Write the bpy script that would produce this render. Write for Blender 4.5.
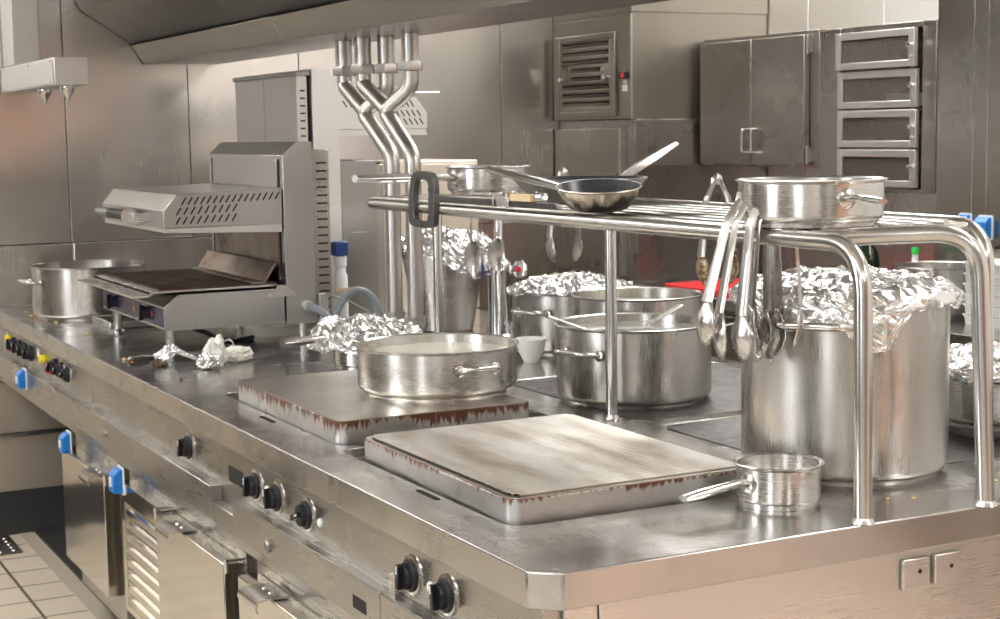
import bpy, bmesh, math, random
from mathutils import Vector, Matrix, noise
random.seed(7)
PI = math.pi
for o in list(bpy.data.objects): bpy.data.objects.remove(o)
scn = bpy.context.scene
COL = scn.collection

# ------------------------------------------------------------------ camera, world, exposure
F_PX = 1612.0
CAM = Vector((-1.094, -2.016, 1.55))
RX = Vector((0.888, -0.460, -0.016)); RY = Vector((0.066, 0.091, 0.994)); RZ = Vector((-0.455, -0.883, 0.111))
RZ.normalize(); RX = (RX - RZ * RX.dot(RZ)).normalized(); RY = RZ.cross(RX)
cd = bpy.data.cameras.new('camera'); cam = bpy.data.objects.new('camera', cd); COL.objects.link(cam)
cd.sensor_width = 36; cd.lens = F_PX * 36 / 1000; cd.clip_start = .05; cd.clip_end = 60
cam.matrix_world = Matrix(((RX.x, RY.x, RZ.x, CAM.x), (RX.y, RY.y, RZ.y, CAM.y), (RX.z, RY.z, RZ.z, CAM.z), (0, 0, 0, 1)))
cd.dof.use_dof = True; cd.dof.focus_distance = 2.9; cd.dof.aperture_fstop = 14
scn.camera = cam
w = bpy.data.worlds.new('world'); scn.world = w; w.use_nodes = True
w.node_tree.nodes['Background'].inputs[0].default_value = (1, .98, .95, 1)
w.node_tree.nodes['Background'].inputs[1].default_value = .25
scn.view_settings.view_transform = 'Standard'; scn.view_settings.look = 'None'
scn.view_settings.gamma = 1; scn.view_settings.use_curve_mapping = False
scn.view_settings.exposure = 0.05
cy = scn.cycles
cy.max_bounces = 7; cy.diffuse_bounces = 3; cy.glossy_bounces = 6; cy.transmission_bounces = 2; cy.transparent_max_bounces = 6
cy.sample_clamp_indirect = 6; cy.use_adaptive_sampling = True; cy.adaptive_threshold = .015
cy.caustics_reflective = True; cy.blur_glossy = 1.0
LAMP = 21.0      # emission of the ceiling light diffusers

# ------------------------------------------------------------------ materials
ROT = .25
def newmat(name):
    m = bpy.data.materials.new(name); m.use_nodes = True
    return m, m.node_tree, m.node_tree.nodes['Principled BSDF']
def plain(name, col, rough=.5, metal=0., spec=.5, emis=0, trans=0, alpha=1, coat=0):
    m, nt, b = newmat(name)
    b.inputs['Base Color'].default_value = (*col, 1); b.inputs['Roughness'].default_value = rough
    b.inputs['Metallic'].default_value = metal; b.inputs['Specular IOR Level'].default_value = spec
    b.inputs['Transmission Weight'].default_value = trans; b.inputs['Coat Weight'].default_value = coat
    if emis:
        b.inputs['Emission Color'].default_value = (*col, 1); b.inputs['Emission Strength'].default_value = emis
    b.inputs['Alpha'].default_value = alpha
    # faint surface grain so that nothing is perfectly flat
    tc = nt.nodes.new('ShaderNodeTexCoord'); n = nt.nodes.new('ShaderNodeTexNoise'); n.inputs['Scale'].default_value = 120
    bp = nt.nodes.new('ShaderNodeBump'); bp.inputs['Strength'].default_value = .05; bp.inputs['Distance'].default_value = .001
    nt.links.new(tc.outputs['Object'], n.inputs['Vector']); nt.links.new(n.outputs[0], bp.inputs['Height']); nt.links.new(bp.outputs[0], b.inputs['Normal'])
    return m
def steel(name, col=(.62, .60, .57), rough=.28, stretch=(1, 40, 40), var=.10, wav=0., scale=3., smudge=.12, fine=.02, coords='Object', wscale=1.6, aniso=0):
    m, nt, b = newmat(name); N = nt.nodes; L = nt.links
    tc = N.new('ShaderNodeTexCoord')
    mp = N.new('ShaderNodeMapping'); mp.inputs['Scale'].default_value = stretch; L.new(tc.outputs[coords], mp.inputs[0])
    n1 = N.new('ShaderNodeTexNoise'); n1.inputs['Scale'].default_value = scale * 4; n1.inputs['Detail'].default_value = 1.5; L.new(mp.outputs[0], n1.inputs['Vector'])
    n2 = N.new('ShaderNodeTexNoise'); n2.inputs['Scale'].default_value = scale; n2.inputs['Detail'].default_value = 2; L.new(tc.outputs[coords], n2.inputs['Vector'])
    r = N.new('ShaderNodeMapRange'); r.inputs['From Min'].default_value = .3; r.inputs['From Max'].default_value = .7
    r.inputs['To Min'].default_value = max(.03, rough - var * .5); r.inputs['To Max'].default_value = rough + var * .5; L.new(n1.outputs[0], r.inputs[0])
    r2 = N.new('ShaderNodeMapRange'); r2.inputs['From Min'].default_value = .35; r2.inputs['From Max'].default_value = .7
    r2.inputs['To Min'].default_value = 0; r2.inputs['To Max'].default_value = smudge; L.new(n2.outputs[0], r2.inputs[0])
    ad = N.new('ShaderNodeMath'); ad.operation = 'ADD'; L.new(r.outputs[0], ad.inputs[0]); L.new(r2.outputs[0], ad.inputs[1]); L.new(ad.outputs[0], b.inputs['Roughness'])
    cr = N.new('ShaderNodeMix'); cr.data_type = 'RGBA'
    cr.inputs['A'].default_value = (*col, 1); cr.inputs['B'].default_value = (*[c * (1 - smudge * 1.2) for c in col], 1)
    L.new(n2.outputs[0], cr.inputs['Factor']); L.new(cr.outputs['Result'], b.inputs['Base Color'])
    b.inputs['Metallic'].default_value = 1
    bp = None
    if fine >= .01:
        bp = N.new('ShaderNodeBump'); bp.inputs['Strength'].default_value = fine; bp.inputs['Distance'].default_value = .002; L.new(n1.outputs[0], bp.inputs['Height'])
    if wav:
        n3 = N.new('ShaderNodeTexNoise'); n3.inputs['Scale'].default_value = wscale; n3.inputs['Detail'].default_value = 1; L.new(tc.outputs[coords], n3.inputs['Vector'])
        b2 = N.new('ShaderNodeBump'); b2.inputs['Strength'].default_value = 1; b2.inputs['Distance'].default_value = wav
        L.new(n3.outputs[0], b2.inputs['Height'])
        if bp: L.new(b2.outputs[0], bp.inputs['Normal'])
        else: bp = b2
    if bp: L.new(bp.outputs[0], b.inputs['Normal'])
    if aniso:
        b.inputs['Anisotropic'].default_value = aniso; b.inputs['Anisotropic Rotation'].default_value = ROT; tg = N.new('ShaderNodeTangent'); tg.direction_type = 'RADIAL'; tg.axis = 'Z'
        L.new(tg.outputs[0], b.inputs['Tangent'])
    return m
M = {}
M['wall_steel'] = steel('wall steel', (.74, .71, .67), .22, (60, 60, 1), .02, wav=.010, smudge=.06, wscale=1.3, fine=.004)
M['wall_steel2'] = steel('right wall steel', (.50, .475, .445), .22, (60, 60, 1), .02, wav=.008, smudge=.06, wscale=1.5, fine=.004)
M['top'] = steel('worktop steel', (.56, .545, .525), .17, (40, 1, 40), .06, smudge=.16, scale=5, fine=.01)
M['edge'] = steel('edge steel', (.66, .64, .61), .26, (1, 1, 50), .04, smudge=.06, fine=.005)
M['fascia'] = steel('fascia steel', (.45, .435, .41), .24, (50, 1, 50), .04, wav=.0006, smudge=.10, wscale=4, fine=.004)
M['door'] = steel('door steel', (.64, .60, .53), .13, (1, 1, 30), .03, wav=.003, smudge=.04, wscale=4, fine=.003)
M['box'] = steel('appliance steel', (.52, .51, .50), .30, (40, 40, 1), .06, smudge=.08, fine=.005)
M['dull'] = steel('dull steel', (.33, .325, .31), .33, (40, 40, 1), .06, smudge=.10, fine=.005)
M['cab'] = steel('cabinet steel', (.40, .375, .345), .25, (40, 40, 1), .02, smudge=.10, scale=4, wav=.002, wscale=3, fine=.004)
M['duct'] = steel('duct steel', (.34, .31, .27), .30, (40, 40, 1), .02, smudge=.10, scale=3, wav=.002, fine=.004)
M['hood'] = steel('hood steel', (.38, .37, .355), .30, (1, 40, 40), .05, smudge=.06, fine=.004)
M['pot'] = steel('pot steel', (.66, .64, .61), .24, (1, 1, 60), .08, smudge=.08, scale=8, fine=.006, aniso=.75)
M['potv'] = steel('brushed stock pot steel', (.56, .54, .51), .25, (70, 70, 1), .10, smudge=.14, scale=6, fine=.02, aniso=.75)
M['pot_in'] = steel('pot inside', (.72, .70, .66), .34, (1, 1, 60), .1, smudge=.2, scale=8)
M['tube'] = steel('tube steel', (.64, .625, .60), .20, (1, 1, 20), .03, smudge=.05, scale=6, fine=.003)
M['pipe'] = steel('pipe steel', (.52, .49, .46), .31, (10, 10, 1), .05, smudge=.12, scale=8, fine=.005)
M['chrome'] = plain('chrome', (.86, .86, .87), .05, 1)
M['tong'] = steel('tong steel', (.60, .58, .555), .24, (20, 20, 1), .05, smudge=.12, scale=10, fine=.004)
M['white_steel'] = steel('pale satin steel', (.68, .66, .63), .42, (40, 40, 1), .08, smudge=.06)
M['beige'] = steel('pale warm sheet steel', (.72, .65, .56), .45, (40, 40, 1), .06, smudge=.05)
M['black'] = plain('black plastic', (.010, .010, .012), .38, spec=.3)
M['dark'] = plain('dark opening', (.01, .009, .008), .8)
M['navy'] = plain('navy control glass', (.022, .024, .065), .25, spec=.25)
M['blue'] = plain('blue plastic', (.0, .17, .55), .35)
M['darkblue'] = plain('dark blue plastic', (.02, .05, .22), .4)
M['red'] = plain('red plastic', (.72, .02, .03), .35)
M['yellow'] = plain('yellow plastic', (.85, .68, .02), .35)
M['white'] = plain('white plastic', (.78, .79, .80), .4)
M['cream'] = plain('white melamine', (.86, .86, .82), .3)
M['grey_rubber'] = plain('grey hose', (.20, .22, .24), .4)
M['green'] = plain('green plastic', (.02, .55, .08), .35)
M['green_bottle'] = plain('dark green glass', (.01, .02, .01), .08)
M['castiron'] = steel('cast hotplate', (.15, .15, .145), .42, (1, 1, 1), .15, smudge=.2, scale=12, fine=.2)
M['cast_handle'] = steel('cast grey metal', (.15, .145, .14), .38, (1, 1, 1), .1, smudge=.2, scale=30, fine=.25)
M['nonstick'] = plain('nonstick coating', (.035, .038, .045), .3)
M['skirting'] = plain('dark coved skirting', (.035, .034, .034), .4)
M['paint'] = plain('cream wall paint', (.40, .38, .355), .6)
M['ceil'] = plain('ceiling tile', (.85, .84, .81), .7)
M['lamp'] = plain('light diffuser', (1, .985, .96), .5, emis=LAMP)
M['wood'] = plain('pale wood', (.75, .58, .33), .5)
M['label'] = plain('white paper label', (.85, .85, .82), .6)
M['red_board'] = plain('red cutting board', (.75, .03, .035), .45)
M['milk'] = plain('pale cooking liquid', (.62, .60, .50), .25)
M['water'] = plain('cooking water', (.36, .35, .31), .08)
M['crumb'] = plain('bread crumb', (.75, .55, .28), .8)
M['carrot'] = plain('orange crumb', (.8, .25, .06), .6)
M['food'] = plain('food residue', (.35, .18, .04), .5)
M['glass'] = plain('drawer glass', (.12, .10, .085), .06, alpha=.45)

def foilmat():
    m, nt, b = newmat('aluminium foil'); N = nt.nodes; L = nt.links
    b.inputs['Base Color'].default_value = (.78, .78, .78, 1); b.inputs['Metallic'].default_value = 1; b.inputs['Roughness'].default_value = .24
    tc = N.new('ShaderNodeTexCoord'); v = N.new('ShaderNodeTexVoronoi'); v.inputs['Scale'].default_value = 38; L.new(tc.outputs['Object'], v.inputs['Vector'])
    n = N.new('ShaderNodeTexNoise'); n.inputs['Scale'].default_value = 40; n.inputs['Detail'].default_value = 3; L.new(tc.outputs['Object'], n.inputs['Vector'])
    a = N.new('ShaderNodeMath'); a.operation = 'ADD'; L.new(v.outputs['Distance'], a.inputs[0]); L.new(n.outputs[0], a.inputs[1])
    bp = N.new('ShaderNodeBump'); bp.inputs['Strength'].default_value = .6; bp.inputs['Distance'].default_value = .0045
    L.new(a.outputs[0], bp.inputs['Height']); L.new(bp.outputs[0], b.inputs['Normal'])
    return m
M['foil'] = foilmat()
def stained(name, base, rough, z0, z1, stain=(.10, .035, .012), freq=38, amt=.5, inv=False):
    """steel whose upper rim (object z from z0 to z1) carries burnt-on runs of grease; a stain with a shape of its own"""
    m = steel(name, base, rough, (1, 1, 1), .12, smudge=.15, scale=10, fine=.05)
    nt = m.node_tree; N = nt.nodes; L = nt.links; b = N['Principled BSDF']
    tc = N.new('ShaderNodeTexCoord'); sp = N.new('ShaderNodeSeparateXYZ'); L.new(tc.outputs['Object'], sp.inputs[0])
    mr = N.new('ShaderNodeMapRange'); mr.inputs['From Min'].default_value = z0; mr.inputs['From Max'].default_value = z1; L.new(sp.outputs['Z'], mr.inputs[0])
    mp = N.new('ShaderNodeMapping'); mp.inputs['Scale'].default_value = (1, 1, .25); L.new(tc.outputs['Object'], mp.inputs[0])
    n = N.new('ShaderNodeTexNoise'); n.inputs['Scale'].default_value = freq * 3; n.inputs['Detail'].default_value = 4; L.new(mp.outputs[0], n.inputs['Vector'])
    n2 = N.new('ShaderNodeTexNoise'); n2.inputs['Scale'].default_value = 5; L.new(tc.outputs['Object'], n2.inputs['Vector'])
    a = N.new('ShaderNodeMath'); a.operation = 'MULTIPLY_ADD'; a.inputs[1].default_value = 1.5; L.new(n.outputs[0], a.inputs[0]); L.new(mr.outputs[0], a.inputs[2])
    a2 = N.new('ShaderNodeMath'); a2.operation = 'MULTIPLY_ADD'; a2.inputs[1].default_value = 1.2; L.new(n2.outputs[0], a2.inputs[0]); L.new(a.outputs[0], a2.inputs[2])
    t = N.new('ShaderNodeMapRange'); t.inputs['From Min'].default_value = 2.35 - amt; t.inputs['From Max'].default_value = 2.65 - amt; L.new(a2.outputs[0], t.inputs[0])
    top = N.new('ShaderNodeMath'); top.operation = 'LESS_THAN'; top.inputs[1].default_value = 9 if inv else z1 + .0005; L.new(sp.outputs['Z'], top.inputs[0])
    mu = N.new('ShaderNodeMath'); mu.operation = 'MULTIPLY'; L.new(t.outputs[0], mu.inputs[0]); L.new(top.outputs[0], mu.inputs[1])
    ramp = N.new('ShaderNodeValToRGB'); ramp.color_ramp.elements[0].color = (.30, .13, .04, 1); ramp.color_ramp.elements[1].color = (*stain, 1)
    ramp.color_ramp.elements[0].position = .1; ramp.color_ramp.elements[1].position = .8; L.new(mu.outputs[0], ramp.inputs[0])
    old = b.inputs['Base Color'].links[0].from_socket
    mx = N.new('ShaderNodeMix'); mx.data_type = 'RGBA'; L.new(mu.outputs[0], mx.inputs['Factor']); L.new(old, mx.inputs['A']); L.new(ramp.outputs[0], mx.inputs['B'])
    L.new(mx.outputs['Result'], b.inputs['Base Color'])
    inv = N.new('ShaderNodeMath'); inv.operation = 'MULTIPLY_ADD'; inv.inputs[1].default_value = -.9; inv.inputs[2].default_value = 1; L.new(mu.outputs[0], inv.inputs[0]); L.new(inv.outputs[0], b.inputs['Metallic'])
    return m
M['griddle_side'] = stained('griddle side', (.60, .59, .57), .32, .022, .0702, amt=.50)
M['griddle_side2'] = stained('ribbed griddle side', (.60, .59, .57), .32, .040, .0632, stain=(.14, .05, .02), amt=.30)
M['burnt_pan'] = stained('burnt pan steel', (.66, .60, .50), .28, .054, -.004, stain=(.03, .02, .015), freq=9, amt=.66, inv=True)
M['burnt_back'] = stained('heat stained steel', (.34, .28, .24), .35, -.2, .5, stain=(.06, .03, .02), amt=.30)
def mottled(name, c1, c2, rough, metal, scale, stretch=(1, 1, 1), lo=.4, hi=.6, detail=5):
    m, nt, b = newmat(name); N = nt.nodes; L = nt.links
    tc = N.new('ShaderNodeTexCoord'); mp = N.new('ShaderNodeMapping'); mp.inputs['Scale'].default_value = stretch; L.new(tc.outputs['Object'], mp.inputs[0])
    n = N.new('ShaderNodeTexNoise'); n.inputs['Scale'].default_value = scale; n.inputs['Detail'].default_value = detail; L.new(mp.outputs[0], n.inputs['Vector'])
    r = N.new('ShaderNodeMapRange'); r.inputs['From Min'].default_value = lo; r.inputs['From Max'].default_value = hi; L.new(n.outputs[0], r.inputs[0])
    mx = N.new('ShaderNodeMix'); mx.data_type = 'RGBA'; mx.inputs['A'].default_value = (*c1, 1); mx.inputs['B'].default_value = (*c2, 1)
    L.new(r.outputs[0], mx.inputs['Factor']); L.new(mx.outputs['Result'], b.inputs['Base Color'])
    b.inputs['Metallic'].default_value = metal; b.inputs['Roughness'].default_value = rough
    bp = N.new('ShaderNodeBump'); bp.inputs['Strength'].default_value = .15; bp.inputs['Distance'].default_value = .002; L.new(n.outputs[0], bp.inputs['Height']); L.new(bp.outputs[0], b.inputs['Normal'])
    return m
M['griddle_top'] = mottled('smooth griddle plate', (.70, .67, .62), (.50, .46, .41), .30, 1, 7, (1, 1, 1), .35, .7)
M['rib_top'] = mottled('ribbed griddle plate', (.90, .87, .82), (.58, .51, .43), .42, 1, 5, (3.5, 1, 1), .42, .72)
def grooves(m, z0, z1):
    nt = m.node_tree; N = nt.nodes; L = nt.links; b = N['Principled BSDF']
    tc = N.new('ShaderNodeTexCoord'); sp = N.new('ShaderNodeSeparateXYZ'); L.new(tc.outputs['Object'], sp.inputs[0])
    mr = N.new('ShaderNodeMapRange'); mr.inputs['From Min'].default_value = z0; mr.inputs['From Max'].default_value = z1; mr.inputs['To Min'].default_value = .1; L.new(sp.outputs['Z'], mr.inputs[0])
    old = b.inputs['Base Color'].links[0].from_socket; mx = N.new('ShaderNodeMix'); mx.data_type = 'RGBA'; mx.inputs['A'].default_value = (.16, .11, .07, 1)
    L.new(mr.outputs[0], mx.inputs['Factor']); L.new(old, mx.inputs['B']); L.new(mx.outputs['Result'], b.inputs['Base Color'])
grooves(M['rib_top'], .0655, .0690)   # burnt residue stays in the grooves
M['grate'] = mottled('greasy brown grate', (.045, .022, .016), (.16, .11, .08), .42, .3, 18, (1, 1, 1), .5, .75)
M['dirty_white'] = mottled('crumpled white paper', (.78, .76, .70), (.40, .30, .20), .6, 0, 25, lo=.55, hi=.75)
M['burnt_tip'] = mottled('charred crumb', (.02, .015, .012), (.2, .15, .1), .8, 0, 60)
M['foody'] = mottled('tong head with brown sauce', (.68, .60, .46), (.28, .13, .02), .3, .5, 70, lo=.42, hi=.58)
def floor_mat():
    m, nt, b = newmat('cream floor tiles'); N = nt.nodes; L = nt.links
    tc = N.new('ShaderNodeTexCoord'); mp = N.new('ShaderNodeMapping'); mp.inputs['Rotation'].default_value = (0, 0, 0); mp.inputs['Location'].default_value = (.09, 0, 0)
    L.new(tc.outputs['Object'], mp.inputs[0])
    br = N.new('ShaderNodeTexBrick'); br.offset = 0; br.inputs['Scale'].default_value = 1; br.inputs['Brick Width'].default_value = .30; br.inputs['Row Height'].default_value = .20
    br.inputs['Mortar Size'].default_value = .006; br.inputs['Color1'].default_value = (.72, .63, .51, 1); br.inputs['Color2'].default_value = (.66, .57, .45, 1); br.inputs['Mortar'].default_value = (.16, .13, .10, 1)
    L.new(mp.outputs[0], br.inputs['Vector']); L.new(br.outputs['Color'], b.inputs['Base Color']); b.inputs['Roughness'].default_value = .3
    bp = N.new('ShaderNodeBump'); bp.inputs['Strength'].default_value = .3; bp.inputs['Distance'].default_value = .002; bp.invert = True; L.new(br.outputs['Fac'], bp.inputs['Height']); L.new(bp.outputs[0], b.inputs['Normal'])
    return m
M['floor'] = floor_mat()

# ------------------------------------------------------------------ mesh helpers
class MB:
    def __init__(s): s.bm = bmesh.new()
    def box(s, x0, x1, y0, y1, z0, z1, rot=None, piv=None):
        vs = [s.bm.verts.new((x, y, z)) for x in (x0, x1) for y in (y0, y1) for z in (z0, z1)]
        for f in ((0, 1, 3, 2), (4, 6, 7, 5), (0, 4, 5, 1), (2, 3, 7, 6), (0, 2, 6, 4), (1, 5, 7, 3)): s.bm.faces.new([vs[i] for i in f])
        if rot is not None:
            p = Vector(piv) if piv is not None else Vector(((x0 + x1) / 2, (y0 + y1) / 2, (z0 + z1) / 2))
            for v in vs: v.co = p + rot @ (v.co - p)
        return s
    def prism(s, pts, ax, a, b):
        """pts 2D; ax 'y': pts are (x,z) swept a..b in y; 'z': (x,y); 'x': (y,z)"""
        def P(p, t): return {'y': (p[0], t, p[1]), 'z': (p[0], p[1], t), 'x': (t, p[0], p[1])}[ax]
        A = [s.bm.verts.new(P(p, a)) for p in pts]; B = [s.bm.verts.new(P(p, b)) for p in pts]
        s.bm.faces.new(A); s.bm.faces.new(B[::-1]); n = len(pts)
        for i in range(n): s.bm.faces.new((A[i], B[i], B[(i + 1) % n], A[(i + 1) % n]))
        return s
    def tube(s, path, r, seg=14, closed=False, flat=1.0):
        P = [Vector(p) for p in path]; n = len(P)
        rr = r if isinstance(r, (list, tuple)) else [r] * n
        ts = []
        for i in range(n):
            a = P[i - 1] if (i > 0 or closed) else P[i]; c = P[(i + 1) % n] if (i < n - 1 or closed) else P[i]
            ts.append((c - a).normalized())
        u = ts[0].orthogonal().normalized()
        if abs(ts[0].z) < .9: u = ts[0].cross(Vector((0, 0, 1))).normalized()
        rings = []
        for i in range(n):
            u = (u - ts[i] * u.dot(ts[i])).normalized(); v = ts[i].cross(u)
            rings.append([s.bm.verts.new(P[i] + (u * math.cos(2 * PI * k / seg) + v * math.sin(2 * PI * k / seg) * flat) * rr[i]) for k in range(seg)])
        m = n if closed else n - 1
        for i in range(m):
            A, B = rings[i], rings[(i + 1) % n]
            for k in range(seg): s.bm.faces.new((A[k], A[(k + 1) % seg], B[(k + 1) % seg], B[k]))
        if not closed: s.bm.faces.new(rings[0][::-1]); s.bm.faces.new(rings[-1])
        return s
    def lathe(s, prof, c=(0, 0, 0), seg=56, rot=None, sy=1.0):
        c = Vector(c); rings = []
        for r, z in prof:
            if r < 1e-6: rings.append([s.bm.verts.new((0, 0, z))])
            else: rings.append([s.bm.verts.new((r * math.cos(2 * PI * k / seg), r * sy * math.sin(2 * PI * k / seg), z)) for k in range(seg)])
        for A, B in zip(rings, rings[1:]):
            for k in range(seg):
                k2 = (k + 1) % seg
                if len(A) == 1 and len(B) == 1: continue
                if len(A) == 1: s.bm.faces.new((A[0], B[k2], B[k]))
                elif len(B) == 1: s.bm.faces.new((A[k], A[k2], B[0]))
                else: s.bm.faces.new((A[k], A[k2], B[k2], B[k]))
        for ring in rings:
            for v in ring: v.co = c + (rot @ v.co if rot is not None else v.co)
        return s
    def cyl(s, a, b, r, seg=18): return s.tube([a, b], r, seg)
    def xf(s, mat):
        for v in s.bm.verts: v.co = mat @ v.co
        return s
    def build(s, name, mat, parent=None, loc=None, rot=0, bev=0, smooth=35, flat=False):
        bmesh.ops.recalc_face_normals(s.bm, faces=s.bm.faces)
        me = bpy.data.meshes.new(name)
        if parent is not None and loc is None:
            # geometry is given in the parent's own frame
            pass
        s.bm.to_mesh(me); s.bm.free()
        me.materials.append(mat if not isinstance(mat, str) else M[mat])
        if not flat:
            for p in me.polygons: p.use_smooth = True
            me.set_sharp_from_angle(angle=math.radians(smooth))
        o = bpy.data.objects.new(name, me); COL.objects.link(o)
        if loc is not None: o.location = loc
        if rot: o.rotation_euler = (0, 0, rot)
        if parent is not None: o.parent = parent
        if bev:
            b = o.modifiers.new('bevel', 'BEVEL'); b.width = bev; b.segments = 2; b.limit_method = 'ANGLE'; b.angle_limit = math.radians(40)
        return o
def tag(o, label=None, cat=None, group=None, kind=None):
    if label: o['label'] = label
    if cat: o['category'] = cat
    if group: o['group'] = group
    if kind: o['kind'] = kind
    return o
def thing(name, label, cat, loc=(0, 0, 0), rz=0, group=None):
    o = bpy.data.objects.new(name, None); COL.objects.link(o); o.location = loc; o.rotation_euler = (0, 0, rz); o.empty_display_size = .1
    return tag(o, label, cat, group)
def struct(name, mb, mat, **k): return tag(mb.build(name, mat, **k), kind='structure')
def rrect(x0, x1, y0, y1, r, n=6):
    pts = []
    for cx, cy, a0 in ((x1 - r, y1 - r, 0), (x0 + r, y1 - r, 90), (x0 + r, y0 + r, 180), (x1 - r, y0 + r, 270)):
        for i in range(n + 1):
            a = math.radians(a0 + 90 * i / n); pts.append((cx + r * math.cos(a), cy + r * math.sin(a)))
    return pts
def bend(path, r, n=7):
    """round the inner corners of a polyline"""
    P = [Vector(p) for p in path]; out = [P[0]]
    for i in range(1, len(P) - 1):
        a = (P[i - 1] - P[i]); b = (P[i + 1] - P[i]); d = min(r, a.length * .49, b.length * .49); a.normalize(); b.normalize()
        p0 = P[i] + a * d; p1 = P[i] + b * d
        for k in range(n + 1):
            t = k / n; out.append((1 - t) ** 2 * p0 + 2 * t * (1 - t) * P[i] + t * t * p1)
    out.append(P[-1]); return out
def RXm(a): return Matrix.Rotation(a, 3, 'X')
def RYm(a): return Matrix.Rotation(a, 3, 'Y')
def RZm(a): return Matrix.Rotation(a, 3, 'Z')

# ------------------------------------------------------------------ the room
XW, YW = 3.20, 4.40
struct('floor', MB().box(-4, 3.5, -5, 4.7, -.1, 0), 'floor')
struct('ceiling', MB().box(-4, 3.5, -5, 4.7, 2.75, 2.85), 'ceil')
struct('wall_left', MB().box(-4.1, -4, -5, 4.7, 0, 2.75), 'paint')
struct('wall_front', MB().box(-4, 3.5, -5.1, -5, 0, 2.75), 'paint')
struct('reflect_panel_1', MB().box(1.15, 3.1, -4.999, -4.95, 0, 2.1), plain('terracotta reflection panel', (.78, .42, .30), .5))  # unseen panel added to put pink streaks into the steel's reflections
struct('reflect_panel_2', MB().box(.1, 1.0, -4.999, -4.95, 0, 2.1), plain('dark reflection panel', (.05, .05, .055), .5))  # unseen dark panel added so the pots mirror dark bands
struct('reflect_column_1', MB().box(-1.2, -.75, -4.999, -4.6, 0, 2.75), plain('dark reflection column', (.06, .055, .05), .6))  # unseen dark column added to give the reflections contrast
struct('reflect_column_2', MB().box(-2.4, -1.7, -4.999, -4.6, 0, 2.75), plain('white reflection column', (.85, .85, .83), .6))  # unseen white column added as a bright band for the steel to mirror
struct('glow_panel_1', MB().box(-3.998, -3.97, -3.3, -2.2, 1.0, 2.3), plain('added glow panel', (.9, .95, 1), .3, emis=9))  # added glowing pane out of view, brightens what the metal reflects
struct('glow_panel_2', MB().box(-3.998, -3.97, .6, 1.7, 1.0, 2.3), plain('added glow panel', (.9, .95, 1), .3, emis=9))  # second added emitter out of view, for the steel to reflect
struct('reflect_block_1', MB().box(-3.998, -3.4, -1.9, .3, 0, 2.1).box(-3.998, -3.4, 2.0, 3.4, 0, 2.1), plain('dark grey reflection block', (.10, .10, .10), .4))  # added dark blocks out of view, mirrored as vertical bands
struct('reflect_block_2', MB().box(-3.998, -3.35, -1.9, 4.3, 0, .85), plain('dark low reflection block', (.14, .13, .12), .4))  # added low dark block, there to be mirrored in the fascia
wb = MB()
seams = [-4, -2.2, -1.2, -.35, .316, .81, 1.286, 2.235, 3.2]
for a, b in zip(seams, seams[1:]): wb.box(a + .0015, b - .0015, YW, YW + .02, 1.135, 2.75)
struct('wall_back', wb, 'wall_steel', bev=.002)
struct('wall_back_core', MB().box(-4, 3.5, YW + .02, YW + .12, 0, 2.75), 'dark')
lb = MB()
for a, b in zip([-4, -1.2, .32, 2.5], [-1.2, .32, 2.5, 3.2]): lb.box(a + .001, b - .001, YW - .012, YW + .02, .60, 1.132)
struct('trim_1', lb, 'wall_steel', bev=.003)
struct('trim_2', MB().box(-4, 3.2, YW - .006, YW + .02, .16, .60), 'beige', bev=.002)
struct('baseboard_back', MB().prism([(YW - .03, 0), (YW + .02, 0), (YW + .02, .17), (YW - .012, .17), (YW - .018, .06)], 'x', -4, 3.2), 'skirting')
# recessed right wall, and the wall that stands forward flush with the cabinets
wr = MB()
for a, b in zip([2.3, 2.985, 3.46], [2.985, 3.46, 4.4]): wr.box(XW, XW + .02, a + .0015, b - .0015, .9, 2.75)
struct('wall_right', wr, steel('glow-lightened right wall steel', (.86, .84, .80), .42, (60, 60, 1), .03, wav=.006, smudge=.05, wscale=1.5, fine=.004), bev=.002)  # ceiling-light glow put into this paler steel colour
struct('wall_right_core', MB().box(XW + .02, XW + .12, -5, 4.7, 0, 2.75), 'dark')
struct('wall_right_near', MB().box(2.85, 3.20, -5, 1.39, 0, 2.75), plain('whitened unseen wall', (.80, .78, .74), .35))  # unseen stretch of wall, whitened to brighten reflections and the pots' right sides
wf = MB()
for a, b in zip([1.4, 2.055, 2.122], [2.055, 2.122, 2.30]): wf.box(2.85, 3.20, a + .001, b - .001, 0, 2.75)
struct('wall_right_forward', wf, 'wall_steel2', bev=.0015)
# floor channel strip beside the island
struct('trim_3', MB().box(.052, .108, -4.9, 4.36, .0005, .004), plain('pale kerb strip', (.50, .44, .36), .4))
dr = thing('floor_drain', 'steel floor drain cover with raised studs at the far left by the dark skirting', 'drain', (-.12, 4.22, .0))
dm = MB().box(-.17, .13, -.16, .13, .001, .008); dm.build('cover', 'dull', dr, bev=.002)
sd = MB()
for i in range(6):
    for j in range(5): sd.lathe([(.014, .008), (.010, .0115), (0, .012)], (-.145 + i * .05, -.13 + j * .05, 0), 10)
sd.build('studs', 'box', dr)
struct('trim_8', MB().box(.112, 1.6, 3.0, 4.36, .0005, .012), 'skirting')
struct('reflect_sheet', MB().box(.5, 3.3, -3.4, -1.1, .0005, .008), plain('terracotta reflection sheet', (.82, .62, .51), .5))  # unseen sheet added to tint the end panel's reflection pink
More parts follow.
